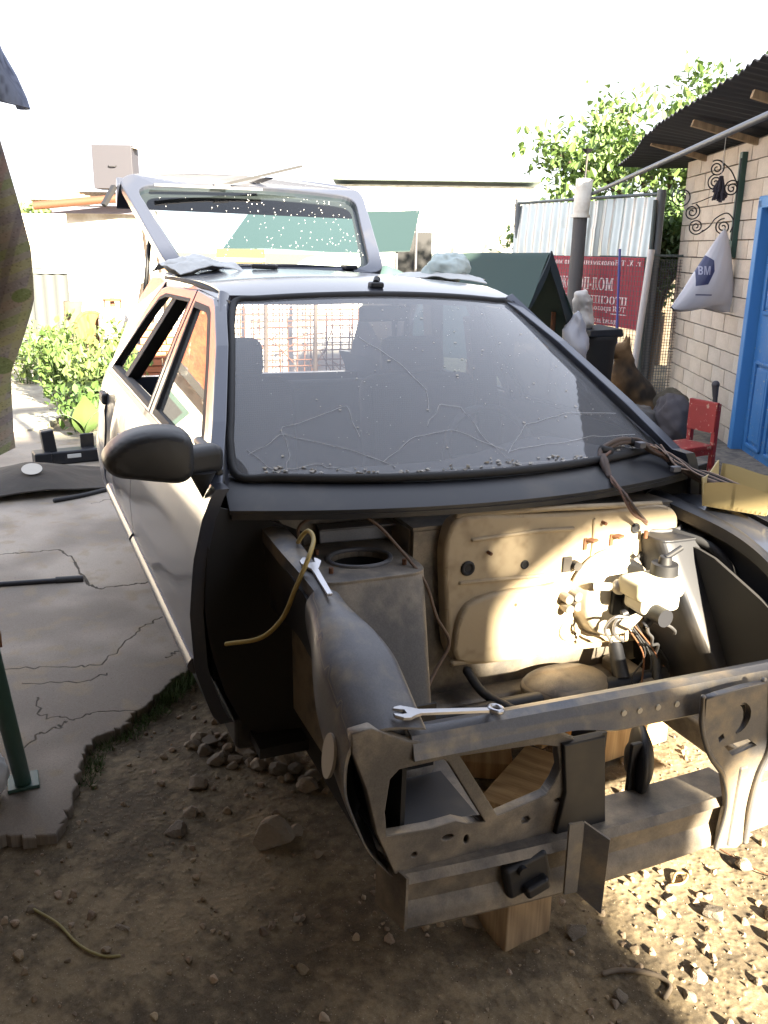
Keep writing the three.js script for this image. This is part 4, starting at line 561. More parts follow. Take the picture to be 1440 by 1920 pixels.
// firewall
mesh('firewall', join([box(0.87, 0.5, 0.02, 0.165, 0.55, 0.225), box(1.3, 0.6, 0.02, 0, 0.55, 0.045), box(0.02, 0.5, 0.17, -0.265, 0.55, 0.13), box(0.87, 0.02, 0.16, 0.165, 0.80, 0.15), box(1.3, 0.1, 0.02, 0, 0.86, 0.03)]), MAT.dusty, car);
{
  const pad = mesh('insulation_panel', rumple(bare(plate([[-0.196, 0.80], [-0.165, 0.842], [0.04, 0.838], [0.255, 0.826], [0.53, 0.815], [0.575, 0.78], [0.562, 0.6], [0.574, 0.41], [0.226, 0.41], [-0.149, 0.425], [-0.19, 0.6]], 0.03, [], 1, 0.012)).translate(0, 0, 0.245), 0.003, 8), MAT.pad, car);
  mesh('lower_pad', rumple(bare(plate([[-0.13, 0.6], [0.089, 0.624], [0.235, 0.612], [0.245, 0.44], [-0.15, 0.435], [-0.165, 0.5]], 0.02, [], 1, 0.01)).translate(0, 0, 0.275), 0.003, 9), MAT.pad, pad);
  mesh('top_rail', join([tube([[-0.16, 0.848, 0.27], [0.1, 0.846, 0.282], [0.3, 0.836, 0.282], [0.52, 0.82, 0.265]], 0.009, 30, 8)]), MAT.pad, pad);
  mesh('bottom_seam', tube([[-0.16, 0.425, 0.29], [0.1, 0.42, 0.295], [0.4, 0.4, 0.29]], 0.01, 24, 6), MAT.pad, pad);
  for (const [x, y] of [[0.255, 0.742], [0.345, 0.745]]) mesh('clip', join([rbox(0.03, 0.008, 0.03, 0.003, x + 0.008, y, 0.295, 0.4), rbox(0.012, 0.035, 0.008, 0.002, x - 0.008, y - 0.012, 0.288)]), MAT.rust, pad);
  mesh('bracket', join([rbox(0.03, 0.045, 0.012, 0.002, 0.19, 0.675, 0.288), rod([0.215, 0.672, 0.285], [0.215, 0.672, 0.31], 0.014)]), MAT.darkmetal, pad);
  mesh('pipe_stubs', join([[0.175, 0.588], [0.205, 0.592], [0.18, 0.556], [0.208, 0.562]].map(([x, y]) => rod([x, y, 0.29], [x, y, 0.34], 0.014, 0.014, 14))), MAT.dusty, pad);
  mesh('grommet', new THREE.TorusGeometry(0.026, 0.007, 8, 20).translate(0.205, 0.475, 0.306), MAT.dusty, pad);
  for (const [x, y] of [[0.02, 0.58], [-0.07, 0.74], [0.1, 0.48], [0.3, 0.79]]) mesh('stud', rod([x, y, 0.28], [x, y, 0.305], 0.005), MAT.rust, pad);
}
// brake booster, master cylinder, reservoir, pipes
{
  const pts = [[0, 0], [0.125, 0], [0.132, 0.012], [0.132, 0.02], [0.122, 0.03], [0.118, 0.07], [0.105, 0.085], [0.05, 0.1], [0, 0.102]].map(p => new THREE.Vector2(...p));
  const bo = mesh('brake_booster', new THREE.LatheGeometry(pts, 40).rotateX(Math.PI / 2).translate(0.335, 0.575, 0.28), std({ color: lin(0.42, 0.38, 0.3), roughness: 0.45, metalness: 0.3, bumpMap: TEX.grainB, bumpScale: 0.001 }), car);
  mesh('booster_rim', new THREE.TorusGeometry(0.131, 0.006, 8, 48).translate(0.335, 0.575, 0.298), MAT.dusty, bo);
  mesh('master_cylinder', join([rod([0.335, 0.59, 0.37], [0.335, 0.595, 0.55], 0.027, 0.025, 16), rbox(0.1, 0.08, 0.02, 0.006, 0.335, 0.585, 0.385), rod([0.28, 0.57, 0.44], [0.335, 0.59, 0.45], 0.012), rod([0.31, 0.56, 0.5], [0.335, 0.59, 0.51], 0.012)]), MAT.darkmetal, bo);
  const rs = mesh('fluid_reservoir', rumple(rbox(0.16, 0.06, 0.11, 0.022, 0.35, 0.655, 0.46), 0.003, 14), phy({ color: lin(0.5, 0.46, 0.32), roughness: 0.5 }), bo);
  mesh('reservoir_body', rbox(0.13, 0.05, 0.09, 0.016, 0.36, 0.61, 0.46), phy({ color: lin(0.52, 0.5, 0.42), roughness: 0.5 }), rs); mesh('reservoir_cap', join([rod([0.39, 0.68, 0.46], [0.39, 0.715, 0.46], 0.038, 0.036, 24), rod([0.39, 0.712, 0.46], [0.39, 0.735, 0.46], 0.02, 0.016, 16), rod([0.39, 0.73, 0.46], [0.45, 0.75, 0.45], 0.008)]), MAT.black, rs);
  mesh('vacuum_valve', join([rod([0.235, 0.63, 0.365], [0.27, 0.638, 0.40], 0.012), new THREE.SphereGeometry(0.022, 16, 12).translate(0.285, 0.64, 0.41)]), std({ color: lin(0.6, 0.55, 0.45), roughness: 0.4 }), bo);
  for (const q of [[[0.3, 0.565, 0.46], [0.25, 0.57, 0.45], [0.235, 0.53, 0.43], [0.27, 0.48, 0.42]], [[0.3, 0.565, 0.44], [0.27, 0.545, 0.43], [0.28, 0.5, 0.42], [0.32, 0.47, 0.41]], [[0.32, 0.56, 0.5], [0.335, 0.53, 0.49], [0.37, 0.5, 0.47], [0.4, 0.46, 0.44], [0.46, 0.43, 0.4], [0.48, 0.35, 0.36]], [[0.34, 0.575, 0.53], [0.37, 0.56, 0.53], [0.42, 0.525, 0.5], [0.45, 0.5, 0.47]]]) mesh('brake_pipe', tube(q, 0.0045, 30, 6), MAT.steel, bo);
}
// loose ends in the bay: rack, stubs of hose, dangling wires, grommets, pressed ribs
mesh('steering_rack', join([rod([-0.3, 0.33, 0.40], [0.5, 0.33, 0.40], 0.022, 0.022, 14), rod([0.1, 0.33, 0.40], [0.24, 0.335, 0.40], 0.034, 0.034, 14), rod([-0.42, 0.32, 0.41], [-0.3, 0.33, 0.40], 0.012, 0.03, 12), rod([0.34, 0.34, 0.40], [0.36, 0.42, 0.33], 0.026, 0.02, 12)]), MAT.darkmetal, car);
for (const q of [[[0.46, 0.42, 0.3], [0.47, 0.38, 0.38], [0.44, 0.33, 0.44], [0.45, 0.27, 0.5]], [[-0.12, 0.4, 0.3], [-0.1, 0.36, 0.36], [-0.04, 0.33, 0.44], [0.02, 0.28, 0.46]], [[0.5, 0.7, 0.3], [0.52, 0.66, 0.38], [0.5, 0.58, 0.42], [0.52, 0.48, 0.4]], [[0.55, 0.74, 0.3], [0.6, 0.72, 0.42], [0.62, 0.64, 0.5], [0.58, 0.55, 0.52]]]) mesh('hose_stub', tube(q, 0.013, 30, 10), MAT.rubber, car);
for (let k = 0; k < 9; k++) { const x = 0.38 + 0.02 * k, y = 0.5 - 0.012 * k; mesh('loose_wire', tube([[x, y, 0.3], [x + 0.03 * hash(k, 1, 3), y - 0.08, 0.36 + 0.06 * hash(k, 2, 3)], [x - 0.05 + 0.1 * hash(k, 3, 3), y - 0.15, 0.42], [x - 0.04 + 0.12 * hash(k, 4, 3), y - 0.2, 0.44 + 0.1 * hash(k, 5, 3)]], 0.0028, 24, 5), k % 3 ? MAT.rubber : MAT.rust, car); }
for (const [x, y, r] of [[0.46, 0.66, 0.02], [0.5, 0.58, 0.014], [-0.13, 0.7, 0.016], [0.05, 0.69, 0.01], [0.42, 0.76, 0.012]]) mesh('grommet', join([new THREE.TorusGeometry(r, r * 0.35, 8, 18).translate(x, y, 0.288), new THREE.CylinderGeometry(r, r, 0.004, 16).rotateX(Math.PI / 2).translate(x, y, 0.287)]), MAT.rubber, car);
for (const q of [[[-0.12, 0.78, 0.288], [0.1, 0.785, 0.29], [0.2, 0.78, 0.288]], [[-0.15, 0.66, 0.287], [0.0, 0.655, 0.289], [0.12, 0.65, 0.287]], [[0.27, 0.8, 0.287], [0.275, 0.72, 0.289], [0.27, 0.66, 0.287]]]) mesh('pressed_rib', tube(q, 0.006, 24, 8), MAT.pad, car);
// subframe pan and floor
mesh('subframe', join([rumple(bare(new THREE.SphereGeometry(0.12, 30, 16)).scale(1.15, 0.38, 0.8).translate(0.17, 0.335, 0.36), 0.005, 8), rbox(0.9, 0.07, 0.12, 0.02, 0.05, 0.27, 0.25), rbox(0.07, 0.08, 0.62, 0.015, -0.36, 0.3, 0.55), rbox(0.07, 0.08, 0.62, 0.015, 0.42, 0.3, 0.55)]), MAT.dusty, car);
mesh('floor_pan', box(1.4, 0.03, 2.7, 0, 0.23, -1.1), MAT.darkmetal, car);
mesh('right_fender', join([shell((u, v) => { const z = lerp(0.12, 0.95, u), arch = Math.hypot(z - 0.42, 0) < 0.34 ? 0.27 + Math.sqrt(0.34 * 0.34 - (z - 0.42) ** 2) : 0.27; const y = lerp(Math.max(arch, 0.3), 0.793 - 0.12 * u * u, v); return [low(y) - 0.01 - 0.07 * u * u, y, z]; }, 40, 12, [-0.006, 0, 0], 0.8), shell((u, v) => { const z = lerp(0.0, 0.95, u); return [lerp(0.66, low(0.84) - 0.012 - 0.07 * u * u, v), lerp(0.785, 0.79, v) + 0.012 * Math.sin(v * 3) - 0.12 * u * u, z]; }, 30, 5, [0, -0.006, 0], 0.8)]), MAT.paint, car);
// ---- front end
{
  const hl = mesh('headlamp_panel', rumple(bare(plate([[-0.649, 0.645], [-0.69, 0.64], [-0.688, 0.598], [-0.655, 0.506], [-0.632, 0.405], [-0.588, 0.295], [-0.547, 0.272], [-0.168, 0.262], [-0.12, 0.28], [-0.12, 0.49], [-0.24, 0.56], [-0.45, 0.575], [-0.57, 0.60]], 0.02, [[[-0.608, 0.392], [-0.615, 0.45], [-0.606, 0.522], [-0.587, 0.54], [-0.49, 0.541], [-0.478, 0.532], [-0.382, 0.368], [-0.425, 0.375], [-0.453, 0.388], [-0.509, 0.385]], [[-0.452, 0.541], [-0.263, 0.526], [-0.215, 0.511], [-0.202, 0.456], [-0.213, 0.426], [-0.233, 0.397], [-0.352, 0.375]], ell(-0.425, 0.335, 0.006, 0.011, 8), ell(-0.47, 0.352, 0.014, 0.006, 10), ell(-0.28, 0.345, 0.012, 0.009, 6), ell(-0.2, 0.375, 0.009, 0.006, 8), ell(-0.545, 0.33, 0.006, 0.006, 8)], 0, 0.003)).translate(0, 0, 0.85), 0.0015, 12), MAT.dusty, car);
  // reflector bucket behind the lamp opening
  mesh('lamp_bucket', join([shell((u, v) => [lerp(-0.615, -0.38, u), lerp(0.36, 0.40, 0) + 0.0 * u, lerp(0.85, 0.66, v)], 6, 4, [0, -0.005, 0]), shell((u, v) => [-0.62 + 0.02 * v, lerp(0.38, 0.56, u), lerp(0.85, 0.66, v)], 6, 4, [-0.005, 0, 0]), shell((u, v) => [lerp(-0.62, -0.40, u), lerp(0.38, 0.54, v), 0.66], 6, 4, [0, 0, -0.005])]), MAT.darkmetal, hl);
  // side wing with oval opening, wrapping back to the rail
  mesh('corner_panel', shell((u, v) => { const z = lerp(0.50, 0.868, u), yT = table([0.5, 0.62, 0.72, 0.80, 0.868], [0.785, 0.752, 0.71, 0.668, 0.632])(z), yB = lerp(0.60, 0.29, sstep(0.5, 0.8, z)), k = sstep(0.5, 0.72, z); const sx = [-0.585 + 0.05 * k, -0.625, -0.655 - 0.035 * k, -0.66 - 0.042 * k, -0.655 - 0.025 * k, -0.645, -0.64 + 0.045 * k], sy = [yT - 0.012, yT + 0.004, yT - 0.022, lerp(yT, yB, 0.32), lerp(yT, yB, 0.55), lerp(yT, yB, 0.8), yB]; const q = v * 6, i = Math.min(5, Math.floor(q)), t = q - i, c = (a) => { const p0 = a[Math.max(0, i - 1)], p1 = a[i], p2 = a[i + 1], p3 = a[Math.min(6, i + 2)]; return 0.5 * (2 * p1 + (p2 - p0) * t + (2 * p0 - 5 * p1 + 4 * p2 - p3) * t * t + (3 * p1 - p0 - 3 * p2 + p3) * t * t * t); }; return [c(sx), c(sy), z]; }, 24, 36, [0.006, -0.006, 0], 0.9), MAT.bluegrey, hl);
  mesh('indicator_opening', new THREE.CylinderGeometry(1, 1, 0.006, 28).rotateZ(Math.PI / 2).scale(1, 0.05, 0.03).rotateX(0.1).rotateZ(-0.12).translate(-0.708, 0.555, 0.80), std({ color: lin(0.36, 0.34, 0.3), roughness: 0.6 }), hl);
  const T = (u) => lerp(-0.56, 0.72, u);
  const prof = [[0.592, 0.822], [0.602, 0.85], [0.596, 0.872], [0.576, 0.882], [0.55, 0.886], [0.53, 0.892], [0.52, 0.88]]; // y,z section
  const cm = mesh('front_crossmember', join([shell((u, v) => { const k = v * (prof.length - 1), i = Math.min(prof.length - 2, Math.floor(k)), t = k - i; const x = T(u), e = sstep(-0.2, -0.05, x), sag = 0.0; let y = lerp(prof[i][0], prof[i + 1][0], t), z = lerp(prof[i][1], prof[i + 1][1], t); y = lerp(y + (v > 0.4 ? 0.05 * (v - 0.4) : 0), y, e) - 0.05 * x * 0.3; z += 0.012 * (1 - x * x) - 0.015; return [x, y, z]; }, 80, 18, [0, -0.004, -0.006], 0.5)]), MAT.bluegrey, car);
  const holePos = [[-0.055, 0.566], [-0.012, 0.564], [0.039, 0.562], [0.092, 0.56], [0.064, 0.54], [0.1, 0.539]];
  for (const [x, y] of holePos) mesh('painted_lit_hole', new THREE.CylinderGeometry(0.007, 0.007, 0.004, 12).rotateX(Math.PI / 2).translate(x, y, 0.8815), std({ color: lin(0.5, 0.45, 0.35), roughness: 0.8 }), cm);  // solid pale discs, coloured like sunlit ground showing through holes
  mesh('centre_support', join([plate([[-0.207, 0.52], [-0.1, 0.52], [-0.085, 0.4], [-0.066, 0.25], [-0.14, 0.25], [-0.21, 0.27], [-0.19, 0.4]], 0.02, [], 0, 0.003).translate(0, 0, 0.862), box(0.02, 0.27, 0.1, -0.09, 0.38, 0.815)]), MAT.darkmetal, cm);
  const po = mesh('latch_post', rumple(bare(plate([[0.128, 0.59], [0.165, 0.595], [0.24, 0.6], [0.304, 0.6], [0.331, 0.507], [0.341, 0.42], [0.323, 0.366], [0.312, 0.281], [0.322, 0.17], [0.299, 0.155], [0.236, 0.17], [0.242, 0.298], [0.215, 0.376], [0.163, 0.444], [0.132, 0.518]], 0.012, [[...Array.from({ length: 9 }, (_, k) => { const a = 1.35 - k * 0.36; return [0.232 + 0.042 * Math.cos(a), 0.522 + 0.044 * Math.sin(a)]; }), ...Array.from({ length: 7 }, (_, k) => { const a = -1.2 + k * 0.4; return [0.218 + 0.026 * Math.cos(a), 0.522 + 0.036 * Math.sin(a)]; })], [[0.2, 0.458], [0.276, 0.464], [0.31, 0.436], [0.232, 0.422]], [[0.188, 0.47], [0.2, 0.478], [0.195, 0.49], [0.183, 0.482]]], 0, 0.003)).translate(0, 0, 0.915), 0.0012, 9), MAT.bluegrey, car);
  mesh('post_flange', join([tube([[0.128, 0.59, 0.92], [0.132, 0.518, 0.925], [0.163, 0.444, 0.93], [0.215, 0.376, 0.93], [0.242, 0.298, 0.93], [0.236, 0.17, 0.925]], 0.007, 40, 6), tube([[0.304, 0.6, 0.92], [0.335, 0.507, 0.93], [0.344, 0.42, 0.935], [0.326, 0.366, 0.935], [0.315, 0.281, 0.935], [0.322, 0.17, 0.93]], 0.009, 40, 6), rbox(0.03, 0.22, 0.02, 0.008, 0.277, 0.28, 0.925)]), MAT.bluegrey, po);
  const lb = mesh('lower_beam', shell((u, v) => { const x = lerp(-0.575, 0.75, u); const pr = [[0.315, 0.80], [0.318, 0.9], [0.30, 0.912], [0.285, 0.895], [0.24, 0.89], [0.215, 0.905], [0.19, 0.91], [0.178, 0.90]]; const k = v * 7, i = Math.min(6, Math.floor(k)), t = k - i; let y = lerp(pr[i][0], pr[i + 1][0], t) - 0.02, z = lerp(pr[i][1], pr[i + 1][1], t); z += 0.03 * (1 - Math.pow(x / 0.6, 2)) - 0.02; return [x, y - (v > 0.6 ? 0.012 * Math.sin((x + 0.6) * 4) * (v - 0.6) : 0), z]; }, 60, 21, [0, 0, -0.008], 0.5), MAT.dusty, car);
  mesh('tow_bracket', join([rbox(0.11, 0.085, 0.03, 0.012, -0.29, 0.238, 0.905, 0, 0, 0.25), rbox(0.06, 0.03, 0.03, 0.008, -0.275, 0.215, 0.925, 0, 0, 0.3), rod([-0.31, 0.26, 0.91], [-0.31, 0.26, 0.93], 0.012)]), MAT.darkmetal, lb);
  mesh('angle_bracket', join([plate([[-0.222, 0.372], [-0.185, 0.368], [-0.179, 0.19], [-0.217, 0.193]], 0.006).translate(0, 0, 0.945), shell((u, v) => { const y = lerp(lerp(0.188, 0.145, u), lerp(0.368, 0.335, u), v); return [lerp(-0.185, -0.14, u), y, lerp(0.95, 0.985, u)]; }, 3, 4, [0.004, 0, -0.004])]), MAT.bluegrey, lb);
  mesh('beam_end', shell((u, v) => [lerp(-0.592, -0.568, u), lerp(0.17, 0.30, v), lerp(0.80, 0.9, u)], 4, 4, [-0.006, 0, 0]), MAT.dusty, lb);
  const ho = mesh('horn', new THREE.LatheGeometry([[0, 0], [0.05, 0.004], [0.082, 0.02], [0.088, 0.03], [0.082, 0.04], [0.045, 0.05], [0.03, 0.06], [0, 0.062]].map(p => new THREE.Vector2(...p)), 32).rotateZ(Math.PI / 2).rotateY(-0.5).translate(0.135, 0.345, 0.78), MAT.darkmetal, car);
  mesh('horn_stay', join([rbox(0.03, 0.24, 0.012, 0.003, 0.065, 0.3, 0.80), rod([0.065, 0.35, 0.79], [0.12, 0.345, 0.78], 0.01)]), MAT.darkmetal, ho);
}
// ---- door mirror
{
  const g = new THREE.ExtrudeGeometry(shapeOf([[-1.012, 1.005], [-1.0, 1.035], [-0.965, 1.072], [-0.92, 1.088], [-0.868, 1.085], [-0.848, 1.072], [-0.843, 1.02], [-0.845, 0.96], [-0.855, 0.948], [-0.9, 0.955], [-0.96, 0.972], [-1.0, 0.985]].map(([x, y]) => [x * 0.97 - 0.028, (y - 1.015) * 0.62 + 1.015]), [], 1), { depth: 0.03, bevelEnabled: true, bevelSize: 0.026, bevelThickness: 0.055, bevelSegments: 8, curveSegments: 10 });
  const mr = mesh('door_mirror', toCreasedNormals(g, 0.9).translate(0, 0, 0.06), MAT.mirror, car);
  mesh('mirror_arm', join([rbox(0.12, 0.075, 0.07, 0.025, -0.80, 0.995, 0.07, 0.35), rbox(0.025, 0.09, 0.13, 0.01, -0.762, 0.985, 0.0, 0, 0, 0.42)]), MAT.mirror, mr);
  mesh('mirror_tip', new THREE.ConeGeometry(0.035, 0.07, 14).rotateZ(Math.PI).scale(1, 1, 0.8).translate(-0.80, 0.935, 0.10), MAT.mirror, mr);
  mesh('mirror_glass', rbox(0.13, 0.085, 0.006, 0.01, -0.925, 1.015, 0.0), MAT.steel, mr);
}
// ---- tailgate, raised
{
  const H = [0.025, 1.375, -1.93], D = V(0, 0.55, -0.84).normalize(), N = V(0, 0.84, 0.55).normalize(); // along the gate, and its outward normal
  const P = (x, d, n = 0) => [x + H[0], H[1] + D.y * d + N.y * n, H[2] + D.z * d + N.z * n];
  const bend = (g) => { const p = g.attributes.position; for (let i = 0; i < p.count; i++) { const x = p.getX(i), d = p.getY(i), n = p.getZ(i) - 0.03 * (x * x) / 0.36; const q = P(x, d, n); p.setXYZ(i, ...q); } g.computeVertexNormals(); return g; };
  const rnd4 = (w0, w1, d0, d1, r) => { const o = []; const pts = [[-w0, d0], [w0, d0], [w1, d1], [-w1, d1]]; for (let i = 0; i < 4; i++) { const a = pts[(i + 3) % 4], b = pts[i], c = pts[(i + 1) % 4]; const la = Math.hypot(a[0] - b[0], a[1] - b[1]), lc = Math.hypot(c[0] - b[0], c[1] - b[1]); const p0 = [lerp(b[0], a[0], r / la), lerp(b[1], a[1], r / la)], p1 = [lerp(b[0], c[0], r / lc), lerp(b[1], c[1], r / lc)]; for (let k = 0; k <= 6; k++) { const t = k / 6, q = [(1 - t) * (1 - t) * p0[0] + 2 * t * (1 - t) * b[0] + t * t * p1[0], (1 - t) * (1 - t) * p0[1] + 2 * t * (1 - t) * b[1] + t * t * p1[1]]; o.push(q); } for (let k = 1; k < 8; k++) { const nx = pts[(i + 1) % 4]; const e1 = [lerp(b[0], nx[0], r / lc), lerp(b[1], nx[1], r / lc)], e2 = [lerp(nx[0], b[0], r / lc), lerp(nx[1], b[1], r / lc)]; o.push([lerp(e1[0], e2[0], k / 8), lerp(e1[1], e2[1], k / 8)]); } } return o; };
  const tg = mesh('tailgate', bend(plate(rnd4(0.53, 0.66, 0.0, 0.82, 0.12), 0.035, [rnd4(0.46, 0.585, 0.04, 0.71, 0.10)], 0, 0.006)), MAT.paint, car);
  mesh('tailgate_glass', (() => { const pos = [], I = [], n = 20; for (let j = 0; j <= n; j++) for (let i = 0; i <= n; i++) { const d = lerp(0.045, 0.715, j / n), w = lerp(0.475, 0.60, j / n), x = lerp(-w, w, i / n); pos.push(...P(x, d, 0.02 - 0.03 * x * x / 0.36)); } for (let j = 0; j < n; j++) for (let i = 0; i < n; i++) { const a = j * (n + 1) + i; I.push(a, a + 1, a + n + 2, a, a + n + 2, a + n + 1); } const g = new THREE.BufferGeometry(); g.setAttribute('position', new THREE.Float32BufferAttribute(pos, 3)); g.setIndex(I); g.computeVertexNormals(); return g; })(), MAT.tailGlass, tg);
  mesh('glass_border', bend(plate(rnd4(0.47, 0.597, 0.05, 0.712, 0.09), 0.004, [rnd4(0.44, 0.555, 0.085, 0.665, 0.09)], 0).translate(0, 0, -0.006)), MAT.black, tg);
  const dr = []; for (let i = 0; i < 170; i++) { const d = rr(0.1, 0.66), x = rr(-0.05, 0.5) * (i % 4 ? 1 : -1); dr.push(new THREE.SphereGeometry(rr(0.001, 0.0028), 5, 4).translate(...P(x, d, 0.024 - 0.03 * x * x / 0.36))); } mesh('rain_drops', dr, std({ color: lin(0.7, 0.72, 0.72), roughness: 0.2 }), tg).userData.kind = 'stuff';
  const wi = mesh('rear_wiper', join([bar(P(-0.5, 0.66, 0.05), P(0.05, 0.67, 0.05), 0.02, 0.012), bar(P(-0.2, 0.67, 0.055), P(-0.12, 0.675, 0.055), 0.03, 0.02)]), MAT.trim, tg); mesh('wiper_arm', bar(P(-0.16, 0.675, 0.06), P(0.3, 0.84, 0.10), 0.022, 0.012), MAT.black, wi);
  mesh('lower_return', bend(plate([[-0.66, 0.76], [0.66, 0.76], [0.655, 0.83], [-0.655, 0.83]], 0.12, [], 0, 0.01).translate(0, 0, -0.11)), MAT.paint, tg);
  mesh('latch_horn', bar(P(-0.67, 0.78, -0.04), P(-0.73, 0.70, -0.10), 0.03, 0.02), MAT.black, tg);
  for (const s of [-1, 1]) { const st = mesh('gas_strut', rod([s * 0.60, 1.12, -2.2], P(s * 0.56, 0.36, -0.02), 0.011), MAT.black, tg); mesh('strut_rod', rod([s * 0.60, 1.12, -2.2], [s * 0.595, 1.25, -2.23], 0.006), MAT.steel, st); }
  for (const s of [-1, 1]) mesh('hinge', rbox(0.06, 0.02, 0.09, 0.006, s * 0.36, 1.42, -1.93), MAT.darkmetal, tg);
}
// ---- interior
{
  const seat = (cx, z, w, hh) => { const b = mesh('front_seat', rumple(rbox(w, 0.62, 0.17, 0.07, cx, 0.74, z, 0, -0.2), 0.012, 5, cx), MAT.interior, car); mesh('seat_cushion', rumple(rbox(w, 0.16, 0.5, 0.06, cx, 0.44, z + 0.28), 0.01, 5), MAT.interior, b); mesh('head_rest', rumple(rbox(0.27, 0.16, 0.1, 0.045, cx, hh, z - 0.12, 0, -0.15), 0.006, 7), MAT.interior, b); };
  seat(-0.46, -0.92, 0.46, 1.1); seat(0.30, -0.92, 0.5, 1.1);
  mesh('rear_bench', join([rumple(rbox(1.15, 0.5, 0.16, 0.06, 0, 0.65, -1.75, 0, -0.25), 0.015, 4), rumple(rbox(1.15, 0.15, 0.45, 0.05, 0, 0.42, -1.5), 0.012, 4)]), MAT.interior, car);
  const da = mesh('dashboard', shell((u, v) => { const x = lerp(-0.68, 0.68, u), k = 0.10 * Math.exp(-Math.pow((x - 0.34) / 0.2, 2)) * Math.sin(Math.PI * clamp(v * 1.4 - 0.2, 0, 1)); return [x, table([0, 0.4, 0.7, 0.85, 1], [0.9, 0.9, 0.86, 0.7, 0.5])(v) + k * 0.6, table([0, 0.4, 0.7, 0.85, 1], [0.14 - 0.15 * x * x, -0.1, -0.24, -0.28, -0.22])(v)]; }, 40, 24, [0, -0.02, 0.0], 0.7), MAT.dash, car);
  mesh('steering_wheel', join([new THREE.TorusGeometry(0.18, 0.014, 8, 40).rotateX(-0.45).translate(0.34, 0.82, -0.42), rod([0.34, 0.82, -0.42], [0.34, 0.72, -0.25], 0.03), bar([0.18, 0.82, -0.42], [0.5, 0.82, -0.42], 0.03, 0.02)]), MAT.black, car);
  mesh('inner_mirror', rbox(0.2, 0.055, 0.025, 0.012, 0.0, 1.3, -0.64, 0.15), MAT.black, car);
  mesh('rear_panel', join([box(1.3, 0.45, 0.05, 0, 0.6, -2.55), rbox(1.35, 0.14, 0.12, 0.04, 0, 0.5, -2.62)]), MAT.paint, car);
  for (const q of [-1, 1]) mesh('door_card', box(0.03, 0.55, 1.8, q * 0.755, 0.62, -0.88), MAT.interior, car);
  for (const s of [-1, 1]) mesh('middle_pillar', bar([s * 0.7, 0.3, -0.92], [s * 0.54, 1.27, -0.95], 0.05, 0.1), MAT.interior, car);
}
// ------------------------------------------------------------------ unseen wall and canopy added behind the camera to shade the yard
{
  const t = thing('added_shade_wall', 'unseen plastered wall added behind the camera with an opening shaped to cast the sun patches', 'wall', [0, 0, 6.0]);
  const out = [[-12, 0], [12, 0], [12, 5.6], [2.9, 5.6], [2.9, 4.97], [-12, 4.97]];
  mesh('wall', plate(out, 0.3, [[[0.5, 0.2], [2.6, 0.2], [2.6, 3.38], [0.85, 3.38], [0.84, 2.95], [0.94, 2.8], [1.02, 2.64], [0.98, 2.5], [0.82, 2.24], [0.73, 2.06], [0.64, 1.8]]], 0).translate(0, 0, 0), std({ map: TEX.plaster, color: lin(0.55, 0.52, 0.47), roughness: 0.95 }), t);  // added occluder, opening outline shaped to place the sun patches
  mesh('added_shade_bar', box(2.2, 0.2, 0.12, 1.7, 2.84, 0.2), MAT.wood, t);  // bar added to keep the crossmember and post head in shadow
  mesh('added_shade_brace', bar([0.6, 3.06, 0.2], [1.2, 3.43, 0.2], 0.09, 0.09), MAT.wood, t);  // brace added to cast the slanting shadow on the firewall
}
{
  const t = thing('added_shade_canopy', 'unseen corrugated canopy added over the camera to darken the foreground', 'canopy', [0, 0, 0]);
  mesh('roof_sheet', shell((u, v) => { const x = lerp(-5.5, 0.45, u); return [x, lerp(2.36, 3.3, v) + 0.02 * Math.sin(x * 40), lerp(x < -1.5 ? -0.95 : lerp(-0.35, 0.55, sstep(-0.85, -0.6, x)), 5.95, v)]; }, 300, 6, [0, 0.008, 0], 0.9), std({ color: lin(0.06, 0.058, 0.055), roughness: 0.9 }), t);  // unseen roof, front edge stretched to cut sky light on the foreground
  mesh('front_beam', box(5.2, 0.08, 0.06, -2.8, 2.29, 0.44), MAT.wood, t);
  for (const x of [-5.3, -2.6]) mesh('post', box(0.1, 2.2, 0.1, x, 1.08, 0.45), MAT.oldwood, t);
  for (let i = 0; i < 33; i++) mesh('added_shade_board', box(0.03, 2.15 + 0.026 * i, 0.205, -1.7, 1.07 + 0.013 * i, -0.85 + i * 0.21), MAT.oldwood, t);  // unseen boards added to block sky light from the left
}
